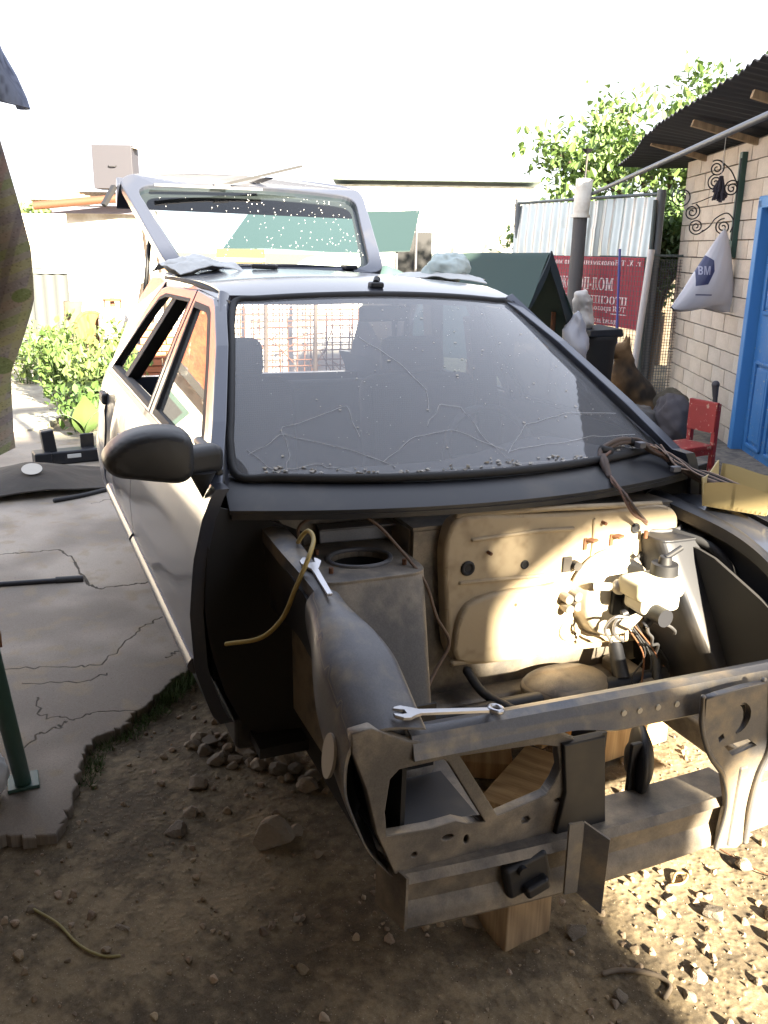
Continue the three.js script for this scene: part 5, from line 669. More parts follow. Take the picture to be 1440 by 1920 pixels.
// ------------------------------------------------------------------ washing hanging at the left
{
  const ctx = (w, h, fn) => { const cv = document.createElement('canvas'); cv.width = w; cv.height = h; fn(cv.getContext('2d')); const t = new THREE.CanvasTexture(cv); t.colorSpace = THREE.SRGBColorSpace; return t; };
  const denim = ctx(256, 256, c => { c.fillStyle = '#98a8cc'; c.fillRect(0, 0, 256, 256); for (let i = 0; i < 9000; i++) { c.fillStyle = rnd() < 0.5 ? 'rgba(120,132,160,0.25)' : 'rgba(30,38,62,0.25)'; c.fillRect(rnd() * 256, rnd() * 256, 1, 4); } });
  const plaid = ctx(512, 1024, c => { c.fillStyle = '#b4aeb2'; c.fillRect(0, 0, 512, 1024); for (let i = 0; i < 40; i++) { const y = i * 26; c.fillStyle = ['#beb999', '#a097ac', '#c0aeb0', '#a5b08c'][i % 4]; c.globalAlpha = 0.75; c.save(); c.translate(256, y); c.rotate(-0.5); c.fillRect(-600, 0, 1200, 13); c.restore(); } for (let i = 0; i < 18; i++) { c.fillStyle = ['#8d839c', '#c6c4a0', '#b3909c'][i % 3]; c.globalAlpha = 0.5; c.save(); c.translate(i * 32, 0); c.rotate(0.25); c.fillRect(0, -200, 9, 1500); c.restore(); } c.globalAlpha = 0.9; for (let i = 0; i < 26; i++) { c.fillStyle = ['#b8aa88', '#c7b2aa', '#8a9b70'][i % 3]; c.beginPath(); c.ellipse(rnd() * 512, 620 + rnd() * 400, 10 + rnd() * 18, 8 + rnd() * 12, rnd() * 3, 0, 6.3); c.fill(); } c.globalAlpha = 0.2; for (let i = 0; i < 30000; i++) { c.fillStyle = rnd() < 0.5 ? '#fff' : '#000'; c.fillRect(rnd() * 512, rnd() * 1024, 1.5, 1.5); } });
  // right outline of the cloth by height, metres: x at the fold
  const edge = table([1.16, 1.22, 1.35, 1.42, 1.5, 1.6, 1.7, 1.9, 2.05, 2.42], [-1.222, -1.222, -1.216, -1.185, -1.155, -1.15, -1.165, -1.2, -1.215, -1.235]);
  const t = thing('patterned_blanket', 'patterned greenish brown blanket hanging at the left beside the yard', 'blanket', [-1.4, 1.16, 0.16]);
  const g = shell((u, v) => { const y = lerp(1.175, 2.41, v) - (v < 0.3 ? 0.02 * Math.sin(u * 9) : 0), xr = edge(y), x = lerp(xr, -2.1, u); const z = 0.12 + 0.05 * Math.sin(u * 22 + v * 2) * (0.4 + 0.6 * (1 - v)) + 0.07 * Math.sin(v * 7) * Math.exp(-u * 6) + 0.2 * (1.6 - y) * 0.2; return [x + 1.4, y - 1.16, z - 0.16]; }, 60, 60, [0, 0, -0.012], 0.9);
  const p = g.attributes.position, uv = new Float32Array(p.count * 2); for (let i = 0; i < p.count; i++) { uv[2 * i] = p.getX(i) / 0.9; uv[2 * i + 1] = p.getY(i) / 1.3; } g.setAttribute('uv', new THREE.BufferAttribute(uv, 2));
  mesh('cloth', g, std({ map: plaid, color: lin(0.74, 0.78, 0.68), roughness: 0.95 }), t, true); mesh('hanging_cord', rod([-0.25, 1.22, 0.0], [-0.25, 1.3, 0.12], 0.004), MAT.rag, t);
  const j = thing('blue_jacket', 'blue denim jacket sleeve hanging over the patterned blanket', 'jacket', [-1.35, 1.9, 0.05]);
  mesh('sleeve', shell((u, v) => { const a = lerp(-0.4, Math.PI + 0.4, u), y = lerp(1.905, 2.42, v), R = lerp(0.14, 0.08, v); const cx = lerp(-1.262, -1.36, Math.pow(v, 0.9)); return [cx + R * Math.cos(a) + 0.006 * Math.sin(a * 5 + v * 20) + 1.35, y - 1.9 - 0.02 * Math.cos(a), 0.05 + 0.06 * Math.sin(a) + 0.03 - 0.05]; }, 24, 24, (u) => { const a = lerp(-0.4, Math.PI + 0.4, u); return [-0.008 * Math.cos(a), 0, -0.008 * Math.sin(a)]; }, 0.9), std({ map: denim, roughness: 0.9 }), j);
  mesh('hanger_cord', rod([-0.1, 0.5, 0.1], [-0.1, 0.56, 0.23], 0.004), MAT.rag, j);
}
// ------------------------------------------------------------------ things lying on the car
const spanner = (L, open, ringEnd) => { // combination spanner lying flat, jaw at x = 0, along +x
  const r = open; const jaw = [[-0.006, r * 1.5], [-r * 1.15, r * 1.15], [-r * 1.45, r * 0.75], [-r * 0.55, r * 0.55], [-r * 0.1, 0.002 + r * 0.42], [-r * 0.1, -r * 0.42], [-r * 0.75, -r * 0.6], [-r * 1.75, -r * 0.35], [-r * 1.75, -r * 0.85], [-r * 0.9, -r * 1.45], [0, -r * 1.45], [r * 0.9, -r * 0.9], [r * 1.8, -0.008], [L, -0.006], [L, 0.006], [r * 1.8, 0.008], [r * 0.9, r * 0.95]].map(([x, y]) => [x, y]);
  const g = [plate(jaw, 0.005, [], 0, 0.0012)]; if (ringEnd) { g.push(new THREE.TorusGeometry(0.0135, 0.0058, 8, 28).scale(1, 1, 1.1).translate(L + 0.012, 0, 0.004)); } return join(g).rotateX(-Math.PI / 2); };
{
  const a = onCar('spanner', 'steel combination spanner lying on the front crossmember', 'spanner', [-0.565, 0.645, 0.846], -0.04); mesh('body', spanner(0.19, 0.017, true), MAT.steel, a); a.rotateZ(-0.14);
  const b = onCar('spanner', 'steel open-ended spanner lying on the inner fender rail', 'spanner', [-0.612, 0.806, 0.40], -1.62); mesh('body', spanner(0.15, 0.017, false), MAT.steel, b); b.rotateZ(-0.13);
}
{ // yellow hose
  const t = onCar('yellow_hose', 'thin yellow rubber hose hanging over the inner fender rail', 'hose', [-0.6, 0.58, 0.3]);
  const q = [[-0.6, 0.815, 0.26], [-0.601, 0.847, 0.3], [-0.594, 0.863, 0.32], [-0.594, 0.858, 0.36], [-0.625, 0.835, 0.42], [-0.66, 0.765, 0.43], [-0.69, 0.688, 0.42], [-0.734, 0.639, 0.4], [-0.808, 0.616, 0.36]].map(([x, y, z]) => [x + 0.6, y - 0.58, z - 0.3]);
  mesh('tubing', tube(q, 0.0055, 70, 8), std({ color: lin(0.36, 0.27, 0.09), roughness: 0.6 }), t);
  const c = onCar('brown_cable', 'brown bonnet cable arching over the strut tower and down the engine bay', 'cable', [-0.4, 0.4, 0.2]);
  const w = [[-0.563, 0.775, 0.16], [-0.566, 0.818, 0.16], [-0.534, 0.85, 0.18], [-0.479, 0.866, 0.2], [-0.42, 0.86, 0.22], [-0.383, 0.836, 0.25], [-0.345, 0.79, 0.29], [-0.3, 0.715, 0.37], [-0.27, 0.62, 0.39], [-0.235, 0.547, 0.4], [-0.28, 0.486, 0.42], [-0.33, 0.446, 0.46]].map(([x, y, z]) => [x + 0.4, y - 0.4, z - 0.2]);
  mesh('cable', tube(w, 0.0045, 90, 6), std({ color: lin(0.13, 0.085, 0.06), roughness: 0.7 }), c);
}
{ // wiring harness over the cowl corner
  const t = onCar('wiring_harness', 'taped brown wiring harness trailing over the cowl beside the windscreen', 'wiring', [0.5, 0.86, 0.1]);
  const d = [0.5, 0.86, 0.1], S = q => q.map(p => p.map((v, i) => v - d[i]));
  const tape = std({ color: lin(0.1, 0.075, 0.065), roughness: 0.8 });
  const strand = (q, k, amp, r, m, nm) => mesh(nm, tube(S(q.map((p, i) => p.map((v, a) => v + (i ? amp : amp * 0.3) * (hash(i * 3 + a, k, 21) - 0.5)))), r, 80, 6), m, t);
  const A = [[0.37, 0.9, 0.21], [0.385, 0.93, 0.15], [0.43, 0.95, 0.1], [0.5, 0.965, 0.07], [0.56, 0.962, 0.07], [0.62, 0.94, 0.1], [0.67, 0.905, 0.14], [0.72, 0.865, 0.2], [0.745, 0.84, 0.3]], B = [[0.37, 0.9, 0.21], [0.355, 0.892, 0.25], [0.36, 0.87, 0.3], [0.375, 0.83, 0.33], [0.42, 0.79, 0.33]];
  const rusty = std({ color: lin(0.17, 0.1, 0.075), roughness: 0.85 });
  for (let k = 0; k < 6; k++) strand(A, k, 0.022, 0.0045 + 0.0015 * (k % 3), k % 3 ? tape : rusty, 'main_loom');
  for (let k = 0; k < 3; k++) strand(B, k + 9, 0.014, 0.004, k ? rusty : tape, 'side_loom');
  for (const f of [2, 4, 6]) mesh('tape_wrap', rumple(bare(new THREE.CylinderGeometry(0.013, 0.014, 0.04, 12, 3)).rotateZ(1.3).translate(...A[f].map((v, a) => v - d[a])), 0.003, 40), MAT.rubber, t);
  for (let i = 0; i < 5; i++) mesh('wire', tube(S([[0.6 + i * 0.01, 0.955, 0.1], [0.66, 0.93 - i * 0.008, 0.13 + i * 0.01], [0.7 + i * 0.012, 0.885, 0.2], [0.76 + i * 0.01, 0.86, 0.26 + i * 0.012]]), 0.003, 24, 5), i % 2 ? MAT.rubber : std({ color: lin(0.3, 0.22, 0.18), roughness: 0.6 }), t);
  mesh('plug', join([rbox(0.03, 0.018, 0.02, 0.004, 0.13, 0.04, 0.09), rbox(0.024, 0.02, 0.03, 0.004, 0.06, 0.1, 0.0)]), MAT.trim, t);
}
{ // yellow tray
  const t = onCar('yellow_tray', 'yellowed plastic tray cut from a canister resting on the far fender', 'tray', [0.82, 0.802, 0.28], 0.62);
  const W = 0.23, Dp = 0.18, H = 0.075, th = 0.004; const m = std({ color: lin(0.5, 0.4, 0.2), roughness: 0.55 });
  const wob = (u, k) => H + 0.01 * Math.sin(u * 4 + k * 2) + (k === 1 ? 0.012 : 0);
  mesh('base', rbox(W, th, Dp, 0.002, 0, th / 2, 0), m, t);
  [[0, Dp / 2, 0], [0, -Dp / 2, Math.PI], [W / 2, 0, Math.PI / 2], [-W / 2, 0, -Math.PI / 2]].forEach(([x, z, a], k) => { const L = k < 2 ? W : Dp; mesh('side', shell((u, v) => { const q = V(lerp(-L / 2, L / 2, u), v * wob(u, k), 0.012 * v).applyAxisAngle(V(0, 1, 0), a); return [x + q.x, q.y + 0.002, z + q.z]; }, 14, 5, [0, 0.0, 0.003]), m, t); });
}
{ // rags on the roof
  const ragGeo = (w, d, h, s) => { const g = shell((u, v) => { const x = lerp(-w, w, u), z = lerp(-d, d, v), r = 1 - Math.pow(Math.hypot(x / w, z / d) / 1.42, 2); return [x * (1 + 0.25 * (noise3(v * 4, s) - 0.5)), Math.max(0, h * r * (0.3 + 1.2 * fbm(u * 4 + s, v * 4, s, 3))) + 0.008 * Math.abs(Math.sin(u * 9 + v * 5 + s)) * r, z * (1 + 0.3 * (noise3(u * 4, s + 4) - 0.5))]; }, 44, 34, [0, 0.003, 0], 0.9); return g; };
  const a = onCar('cloth_rag', 'off-white crumpled rag on the car roof corner by the raised tailgate', 'rag', [-0.46, 1.392, -1.5], 0.5); mesh('cloth', ragGeo(0.17, 0.09, 0.06, 3), MAT.rag, a);
  mesh('fold', rumple(bare(new THREE.SphereGeometry(0.06, 26, 18)).scale(1.5, 0.6, 0.8).translate(-0.07, 0.035, 0), 0.03, 12, 2), MAT.rag, a);
  const b = onCar('cloth_rag', 'pale grey balled-up rag on the far rear of the car roof', 'rag', [0.53, 1.384, -1.3], -0.4); mesh('cloth', ragGeo(0.2, 0.12, 0.04, 8), MAT.rag, b);
  mesh('ball', rumple(rumple(bare(new THREE.SphereGeometry(0.08, 60, 44)).scale(1.25, 0.8, 0.9).translate(0.03, 0.05, 0), 0.05, 11, 4), 0.014, 40, 2), std({ color: lin(0.42, 0.48, 0.46), roughness: 0.95 }), b);
}
// ------------------------------------------------------------------ blocks under the car
{
  const blocks = [[-0.21, 0.0, 0.715, 0.14, 0.2, 0.14, 0.12, 'brown wooden block under the lower front beam of the car'], [0.36, 0.0, -0.08, 0.2, 0.3, 0.24, 0.35, 'tall sawn wooden block under the engine bay floor'], [0.58, 0, 0.1, 0.3, 0.18, 0.2, 0.1, 'flat wooden block beneath the brake booster'], [0.1, 0, 0.3, 0.34, 0.09, 0.16, 0.6, 'pale wooden offcut lying under the engine bay'], [0.02, 0.0, 0.05, 0.3, 0.06, 0.14, -0.5, 'thin pale board lying under the engine bay'], [-0.5, SLABTOP, -2.05, 0.22, 0.245, 0.3, 0.05, 'stout wooden block under the rear floor on the near side of the car'], [0.52, 0, -2.05, 0.22, 0.28, 0.3, 0.05, 'stout wooden block under the rear floor on the far side of the car']];
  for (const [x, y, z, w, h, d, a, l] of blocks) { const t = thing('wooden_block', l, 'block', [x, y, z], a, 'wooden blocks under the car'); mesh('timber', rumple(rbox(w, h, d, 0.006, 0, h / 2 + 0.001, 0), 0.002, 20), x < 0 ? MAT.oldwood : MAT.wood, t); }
}
// ------------------------------------------------------------------ things on the slab
{ // felt mat with a round hole
  const t = thing('felt_mat', 'brown felt car mat with a round hole lying on the slab', 'mat', [-1.0, SLABTOP, -4.0]);
  const out = [[-1.75, 0.0], [-1.3, 0.06], [-1.25, -0.2], [-1.0, -0.42], [-0.65, -0.24], [-0.3, -0.1], [-0.25, 0.14], [-0.62, 0.5], [-1.05, 0.52], [-1.6, 0.4]];
  const g = plate([[-0.75, -0.1], [-0.3, 0.12], [-0.12, 0.22], [0.0, 0.4], [0.3, 0.12], [0.5, -0.02], [0.75, -0.1], [0.7, -0.3], [0.3, -0.38], [-0.06, -0.5], [-0.4, -0.4], [-0.75, -0.38]].map(([x, z]) => [x, -z]), 0.008, [ell(-0.12, -0.0, 0.05, 0.11, 20).map(([x, y]) => [x, -y + 0.0])], 0, 0.002);
  const g2 = shell((u, v) => { const x = lerp(-0.9, 0.62, u), z = lerp(-0.38, 0.4, v) * (0.55 + 0.45 * Math.sin(Math.PI * clamp(u * 0.9 + 0.08, 0, 1))); const hgt = 0.11 * Math.exp(-Math.pow((x + 0.12) / 0.3, 2)) * Math.sin(Math.PI * (0.15 + 0.7 * v)) + 0.012 * noise3(x * 8, z * 8); return [x, 0.004 + hgt, z]; }, 50, 24, [0, 0.008, 0], 0.8);
  mesh('felt', g2, std({ color: lin(0.04, 0.035, 0.03), roughness: 1, bumpMap: TEX.grainB, bumpScale: 0.004 }), t);
  mesh('hole_patch', new THREE.CircleGeometry(0.065, 28).rotateX(-1.2).translate(-0.11, 0.15, 0.16), std({ color: lin(0.42, 0.39, 0.34), roughness: 0.9 }), t);
  mesh('rubber_edge', tube([[0.62, 0.01, -0.05], [0.5, 0.012, 0.2], [0.2, 0.012, 0.42], [0.0, 0.014, 0.5]], 0.016, 30, 6), MAT.rubber, t);
}
{
  const t = thing('plastic_bumper_bracket', 'dark grey plastic bumper bracket lying behind the felt mat', 'car part', [-0.82, SLABTOP, -4.6], 0.1);
  mesh('shell', join([rbox(0.5, 0.1, 0.14, 0.015, 0.05, 0.05, 0), rbox(0.09, 0.26, 0.1, 0.012, -0.14, 0.13, 0, 0, 0, 0.1), rbox(0.12, 0.09, 0.16, 0.012, -0.2, 0.06, 0.02), rbox(0.1, 0.16, 0.03, 0.008, 0.14, 0.12, -0.04)]), MAT.darkmetal, t);
  mesh('slot', rbox(0.1, 0.03, 0.012, 0.003, 0.02, 0.06, 0.066), MAT.rag, t);
}
{
  const t = thing('steel_bar', 'grey steel bar with a thicker end lying on the slab', 'bar', [-1.35, SLABTOP + 0.012, -2.12], -0.03);
  mesh('shaft', rod([-0.5, 0, -0.05], [0.28, 0, 0.07], 0.0125, 0.0125, 12), MAT.darkmetal, t); mesh('grip', rod([0.26, 0.002, 0.068], [0.385, 0.002, 0.088], 0.0165, 0.0165, 12), MAT.black, t);
}
{
  const t = thing('green_post', 'dark green metal post leaning at the left edge of the slab', 'post', [-1.33, SLABTOP, -0.36]);
  mesh('tube', rod([0.03, 0.0, 0.03], [-0.0, 0.62, 0.42], 0.024, 0.024, 14), MAT.greenpaint, t); mesh('foot', rbox(0.09, 0.012, 0.09, 0.003, 0.03, 0.007, 0.03), MAT.greenpaint, t); mesh('nut', rod([-0.03, 0.66, 0.44], [0.03, 0.66, 0.44], 0.02, 0.02, 6), MAT.rust, t);
  const b = thing('white_plastic_bag', 'crumpled white plastic bag tied against the green post', 'bag', [-1.39, SLABTOP, -0.28]); mesh('film', rumple(bare(new THREE.SphereGeometry(0.07, 34, 24)).scale(0.85, 1.2, 0.8).translate(0, 0.085, 0), 0.035, 15, 6), phy({ color: lin(0.55, 0.55, 0.56), roughness: 0.35, transmission: 0.2, thickness: 0 }), b);
}
// ------------------------------------------------------------------ red chair, sacks
{
  const t = thing('red_chair', 'small red wooden child chair beside the blue door', 'chair', [3.36, 0.0, -2.68], 0.12);
  // back at +x side, seat towards -x
  mesh('seat', rumple(rbox(0.3, 0.035, 0.26, 0.008, -0.05, 0.245, 0), 0.0015, 10), MAT.red, t);
  for (const z of [-0.11, 0.11]) { mesh('leg', rbox(0.035, 0.24, 0.035, 0.005, -0.17, 0.12, z), MAT.red, t); mesh('back_post', rbox(0.04, 0.56, 0.035, 0.005, 0.125, 0.28, z), MAT.red, t); mesh('side_stretcher', rbox(0.26, 0.025, 0.02, 0.004, -0.03, 0.1, z), MAT.red, t); mesh('apron', rbox(0.28, 0.045, 0.018, 0.004, -0.03, 0.21, z), MAT.red, t); }
  mesh('backrest', rbox(0.022, 0.19, 0.25, 0.006, 0.105, 0.44, 0), MAT.red, t); mesh('top_rail', rbox(0.03, 0.05, 0.255, 0.006, 0.11, 0.545, 0), MAT.red, t); mesh('front_stretcher', rbox(0.02, 0.03, 0.2, 0.004, -0.17, 0.19, 0), MAT.red, t);
  const h = thing('brush_handle', 'dark brush with a knobbed handle standing behind the red chair', 'brush', [3.62, 0, -2.75], 0); mesh('handle', join([rod([0.06, 0.0, 0], [0.0, 0.58, 0], 0.016, 0.018, 10), rod([0, 0.58, 0], [-0.01, 0.66, 0], 0.02, 0.026, 12), new THREE.SphereGeometry(0.03, 12, 8).translate(-0.01, 0.67, 0)]), std({ color: lin(0.06, 0.055, 0.06), roughness: 0.7 }), h);
}
for (const [x, z, sx, sy, sz, c, l] of [[3.98, -3.6, 0.2, 0.34, 0.17, [0.09, 0.08, 0.085], 'dark bulging sack against the pale block wall'], [3.72, -3.75, 0.26, 0.26, 0.2, [0.13, 0.12, 0.11], 'grey woven sack lying between the dog and the red chair'], [4.36, -4.05, 0.16, 0.3, 0.15, [0.1, 0.085, 0.06], 'brown upright sack at the foot of the mesh gate'], [3.4, -3.25, 0.22, 0.18, 0.2, [0.1, 0.09, 0.08], 'low dark sack behind the red chair']]) {
  const t = thing('filled_sack', l, 'sack', [x, 0, z], rr(0, 3)); mesh('sackcloth', rumple(rumple(bare(new THREE.SphereGeometry(1, 48, 32)).scale(sx, sy * 0.72, sz).translate(0, sy * 0.62, 0), 0.09, 5, x * 3), 0.03, 16, x), std({ color: lin(...c), roughness: 0.95, bumpMap: TEX.grainB, bumpScale: 0.003 }), t);
}
// ------------------------------------------------------------------ dog: one continuous body from a smooth field
{
  const J = { // local frame: dog looks towards -x, sits; y up
    hip: [0.16, 0.2, 0], rump: [0.2, 0.12, 0], mid: [0.06, 0.34, 0], chest: [-0.08, 0.48, 0], shoulder: [-0.1, 0.52, 0], neck: [-0.1, 0.63, 0.01], head: [-0.13, 0.73, 0.02], brow: [-0.18, 0.735, 0.02], muz: [-0.235, 0.70, 0.02], nosep: [-0.29, 0.69, 0.02] };
  const cap = []; const C = (a, b, ra, rb) => cap.push([V(...a), V(...b), ra, rb]);
  C(J.hip, J.mid, 0.135, 0.135); C(J.mid, J.chest, 0.135, 0.135); C(J.chest, J.shoulder, 0.135, 0.115); C(J.shoulder, J.neck, 0.11, 0.085); C(J.neck, J.head, 0.085, 0.075); C(J.head, J.brow, 0.072, 0.055); C(J.brow, J.muz, 0.045, 0.036); C(J.muz, J.nosep, 0.036, 0.024); C(J.hip, J.rump, 0.13, 0.1);
  for (const s of [-1, 1]) { C([0.12, 0.2, s * 0.09], [0.0, 0.17, s * 0.12], 0.09, 0.07); C([0.0, 0.17, s * 0.12], [0.1, 0.05, s * 0.12], 0.055, 0.04); C([0.1, 0.05, s * 0.12], [-0.02, 0.03, s * 0.125], 0.034, 0.032); C([-0.1, 0.44, s * 0.07], [-0.11, 0.26, s * 0.075], 0.06, 0.038); C([-0.11, 0.26, s * 0.075], [-0.13, 0.06, s * 0.075], 0.036, 0.028); C([-0.13, 0.05, s * 0.075], [-0.17, 0.028, s * 0.075], 0.032, 0.026); C([-0.1, 0.78, s * 0.045 + 0.02], [-0.09, 0.87, s * 0.055 + 0.02], 0.03, 0.008); }
  C([0.24, 0.1, 0], [0.38, 0.05, 0.04], 0.045, 0.04); C([0.38, 0.05, 0.04], [0.48, 0.04, 0.1], 0.04, 0.02);
  const sd = p => { let d = 1e3; for (const [a, b, ra, rb] of cap) { const ab = b.clone().sub(a), t = clamp(p.clone().sub(a).dot(ab) / ab.lengthSq(), 0, 1); const q = a.clone().addScaledVector(ab, t); const e = p.distanceTo(q) - lerp(ra, rb, t), k = 0.028, h = clamp(0.5 + 0.5 * (d - e) / k, 0, 1); d = lerp(d, e, h) - k * h * (1 - h); } return d; };
  const N = 76, S = 0.52, mc = new MarchingCubes(N, MAT.bark, false, false, 200000); mc.isolation = 0; const ctr = V(0.07, 0.45, 0);
  for (let k = 0; k < N; k++) for (let j = 0; j < N; j++) for (let i = 0; i < N; i++) { const p = V((i - N / 2) / (N / 2) * S, (j - N / 2) / (N / 2) * S, (k - N / 2) / (N / 2) * S).add(ctr); mc.field[i + j * N + k * N * N] = -sd(p) - 0.006 * (noise3(p.x * 60, p.y * 40, p.z * 60) - 0.5); }
  mc.update(); const n = mc.count, P = new Float32Array(n * 3), Nn = new Float32Array(n * 3), Cc = new Float32Array(n * 3);
  for (let i = 0; i < n; i++) {
    const x = mc.positionArray[3 * i] * S + ctr.x, y = mc.positionArray[3 * i + 1] * S + ctr.y, z = mc.positionArray[3 * i + 2] * S + ctr.z; P.set([x, y, z], 3 * i); Nn.set([mc.normalArray[3 * i], mc.normalArray[3 * i + 1], mc.normalArray[3 * i + 2]], 3 * i);
    const back = clamp((x - (-0.28 + 0.6 * (0.62 - y))) * 5 + (noise3(x * 14, y * 14, z * 14) - 0.5) * 1.2, 0, 1) * sstep(0.2, 0.34, y) * (1 - sstep(0.6, 0.72, y)); const muzzle = sstep(-0.19, -0.24, x) * sstep(0.6, 0.68, y); const f = clamp(0.95 * back + muzzle, 0, 1), nn = 0.8 + 0.4 * noise3(x * 50, y * 30, z * 50);
    Cc.set([lerp(0.19, 0.03, f) * nn, lerp(0.115, 0.026, f) * nn, lerp(0.055, 0.022, f) * nn], 3 * i);
  }
  const g = new THREE.BufferGeometry(); g.setAttribute('position', new THREE.BufferAttribute(P, 3)); g.setAttribute('normal', new THREE.BufferAttribute(Nn, 3)); g.setAttribute('color', new THREE.BufferAttribute(Cc, 3)); boxUV(g);
  const d = thing('dog', 'tan and black shepherd dog sitting by the fence with head turned aside', 'dog', [4.12, 0.0, -4.3], -0.45);
  mesh('body', g, std({ vertexColors: true, roughness: 0.95, bumpMap: TEX.grainB, bumpScale: 0.004 }), d, true);
  mesh('nose', new THREE.SphereGeometry(0.016, 10, 8).translate(-0.312, 0.695, 0.02), MAT.black, d); for (const s of [-1, 1]) mesh('eye', new THREE.SphereGeometry(0.009, 8, 6).translate(-0.222, 0.745, 0.02 + s * 0.032), MAT.black, d);
}
// ------------------------------------------------------------------ stones, wires, gravel
{
  const geos = Array.from({ length: 7 }, (_, k) => boxUV(rockGeo(k * 3.1, rr(0.55, 0.8))));
  const put = (x, z, s, turn, m, lab, grp) => { const o = mesh('rubble_stone', geos[(Math.abs(x * 31 + z * 17) * 10 | 0) % 7], m, null, true); o.position.set(x, s * 0.3, z); o.scale.setScalar(s); o.rotation.set(rr(-0.3, 0.3), turn, rr(-0.3, 0.3)); tag(o, lab, 'stone', grp); };
  put(-0.668, 0.185, 0.062, 0.4, MAT.stone, 'largest pale stone lying on the dark dirt beside the car front');
  const L1 = 'small pale rubble stone lying on the bare dirt', G1 = 'loose stones on the dirt around the car';
  for (const [x, z, s] of [[-0.91, 0.038, 0.034], [-0.858, -0.027, 0.026], [-0.486, -0.024, 0.036], [-0.542, -0.151, 0.036], [-0.766, -0.395, 0.034], [-0.806, -0.164, 0.034], [-1.102, 0.37, 0.024], [-0.294, 0.671, 0.038], [-0.078, 0.809, 0.034], [0.285, 0.892, 0.03], [0.104, 1.033, 0.022], [0.047, 1.062, 0.018], [-0.691, 0.497, 0.016], [-0.098, 1.001, 0.02], [0.42, 0.95, 0.02], [0.22, 0.8, 0.018], [0.5, 0.78, 0.024], [0.36, 1.0, 0.016], [0.14, 0.92, 0.014], [-0.6, 0.17, 0.028], [0.1, -0.3, 0.05], [0.2, -0.27, 0.045], [0.14, -0.38, 0.05], [0.05, -0.33, 0.04], [0.27, -0.34, 0.04], [0.22, 0.52, 0.03], [0.3, 0.55, 0.03], [0.34, 0.46, 0.026], [0.15, 0.45, 0.03]]) put(x, z, s, rr(0, 6), rnd() < 0.6 ? MAT.stone : MAT.stone2, L1, G1);
  const L2 = 'grey stone in the heap of rubble below the front wheel well', G2 = 'rubble heap below the wheel well';
  for (let i = 0; i < 38; i++) { const t = rnd(), x = lerp(-0.74, -0.47, t) + rr(-0.06, 0.06), z = lerp(-0.42, -0.06, t) + rr(-0.07, 0.07); put(x, z, rr(0.012, 0.034), rr(0, 6), rnd() < 0.5 ? MAT.stone : MAT.stone2, L2, G2); }
  const im = new THREE.InstancedMesh(geos[2], std({ map: TEX.brick, color: lin(0.5, 0.44, 0.36), roughness: 0.9 }), 4200), m4 = new THREE.Matrix4(), q = new THREE.Quaternion(), c = new THREE.Color();
  let k = 0; for (let i = 0; i < 4200; i++) { let x, z; if (i < 3600) { x = rr(-1.5, 1.4); z = rr(-0.9, 1.5); } else { x = rr(0.0, 1.4); z = rr(0.2, 1.4); } const s = 0.002 + 0.013 * Math.pow(rnd(), 6); q.setFromEuler(new THREE.Euler(rr(0, 6), rr(0, 6), rr(0, 6))); m4.compose(V(x, (fbm(x * 1.3, z * 1.3, 0, 3) - 0.5) * 0.05 + (fbm(x * 9, z * 9, 5, 4) - 0.5) * 0.015 + s * 0.3, z), q, V(s, s, s)); im.setMatrixAt(i, m4); const v = rr(0.55, 1.25); c.setRGB(v, v * rr(0.93, 1), v * rr(0.85, 1)); im.setColorAt(i, c); }
  im.name = 'gravel'; im.castShadow = im.receiveShadow = true; im.userData = { label: 'fine gravel and grit scattered over the bare dirt', category: 'gravel', kind: 'stuff' }; scene.add(im);
}
tag(mesh('yellow_wire', tube([[-1.297, 0.008, 0.215], [-1.245, 0.012, 0.296], [-1.214, 0.01, 0.365], [-1.187, 0.012, 0.412], [-1.15, 0.01, 0.445], [-1.12, 0.012, 0.458]], 0.0035, 40, 6), std({ color: lin(0.28, 0.24, 0.1), roughness: 0.7 })), 'short yellowish wire curving on the dark dirt', 'wire');
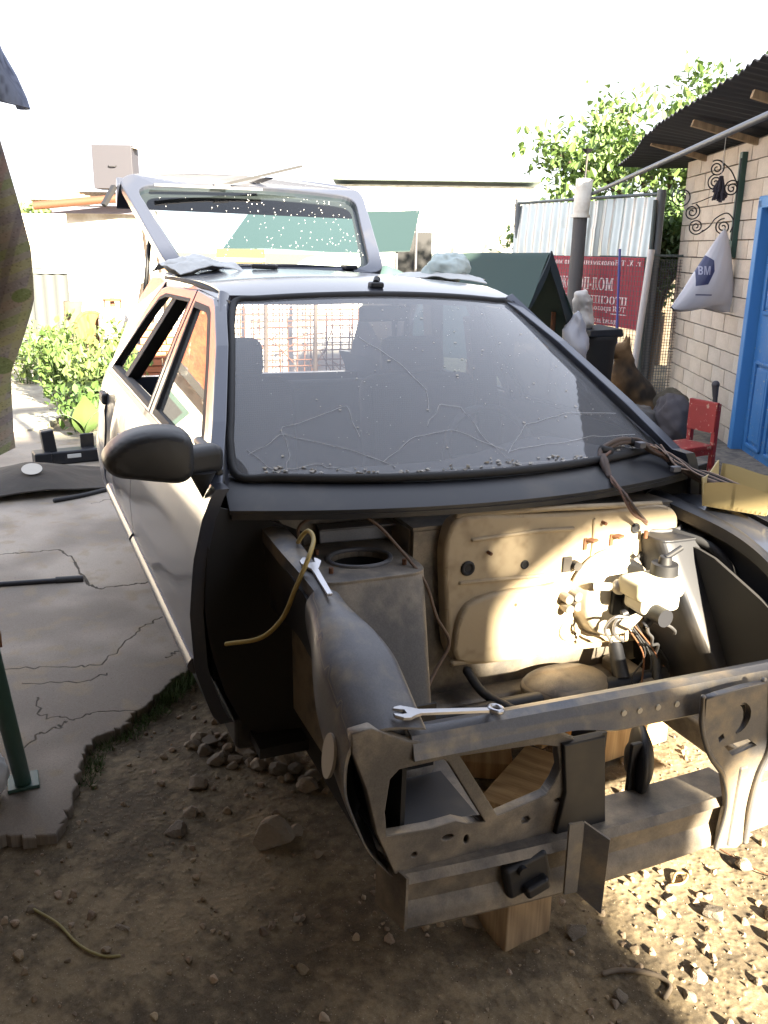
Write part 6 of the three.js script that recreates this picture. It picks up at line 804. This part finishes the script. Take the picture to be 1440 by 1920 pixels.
tag(mesh('rubber_ring', tube([[-0.096, 0.01, 0.94], [-0.06, 0.012, 0.946], [-0.02, 0.012, 0.965], [0.018, 0.012, 1.0], [0.022, 0.012, 1.03], [-0.01, 0.01, 1.05]], 0.006, 40, 7), std({ color: lin(0.14, 0.11, 0.08), roughness: 0.8 })), 'curved piece of brown hose half in the shadow on the dirt', 'hose');
tag(mesh('thin_wire', tube([[0.45, 0.01, 0.58], [0.47, 0.008, 0.632], [0.49, 0.01, 0.735], [0.528, 0.008, 0.832], [0.58, 0.01, 0.9]], 0.002, 30, 5), MAT.rust), 'thin dark wire lying on the sunlit dirt beside the latch post', 'wire');
tag(mesh('wire_loop', tube([[0.265, 0.01, 0.757], [0.3, 0.012, 0.735], [0.32, 0.012, 0.75], [0.29, 0.01, 0.77], [0.245, 0.012, 0.765]], 0.004, 30, 5), MAT.wood), 'small loop of pale cord on the sunlit dirt', 'cord');
{ // grass and moss along the slab edge
  const g = scatterGrass(); function scatterGrass() { const P = []; for (let i = 0; i < 1500; i++) { const t = Math.pow(rnd(), 0.8), k = lerp(25, 70, t), i0 = Math.min(SLAB.length - 2, Math.floor(k)), f = k - i0; const x = lerp(SLAB[i0][0], SLAB[i0 + 1][0], f) + rr(-0.01, 0.045) + 0.02 * noise3(k * 0.5, 1), z = lerp(SLAB[i0][1], SLAB[i0 + 1][1], f) + rr(-0.01, 0.05); if (noise3(k * 0.43, 3) < 0.4 && k < 52) continue; const h = rr(0.008, 0.03) + (k > 58 ? rr(0, 0.05) : 0), a = rr(0, 6.28), w = 0.0022, lx = rr(-0.02, 0.02), lz = rr(-0.02, 0.02); P.push(x - w * Math.cos(a), 0, z - w * Math.sin(a), x + w * Math.cos(a), 0, z + w * Math.sin(a), x + lx, h, z + lz); } const g = new THREE.BufferGeometry(); g.setAttribute('position', new THREE.Float32BufferAttribute(P, 3)); g.computeVertexNormals(); return g; }
  const m = mesh('edge_grass', g, std({ color: lin(0.05, 0.08, 0.02), roughness: 0.9 })); tag(m, 'low moss and grass along the broken slab edge', 'grass'); m.userData.kind = 'stuff';
}
renderer.render(scene, camera);
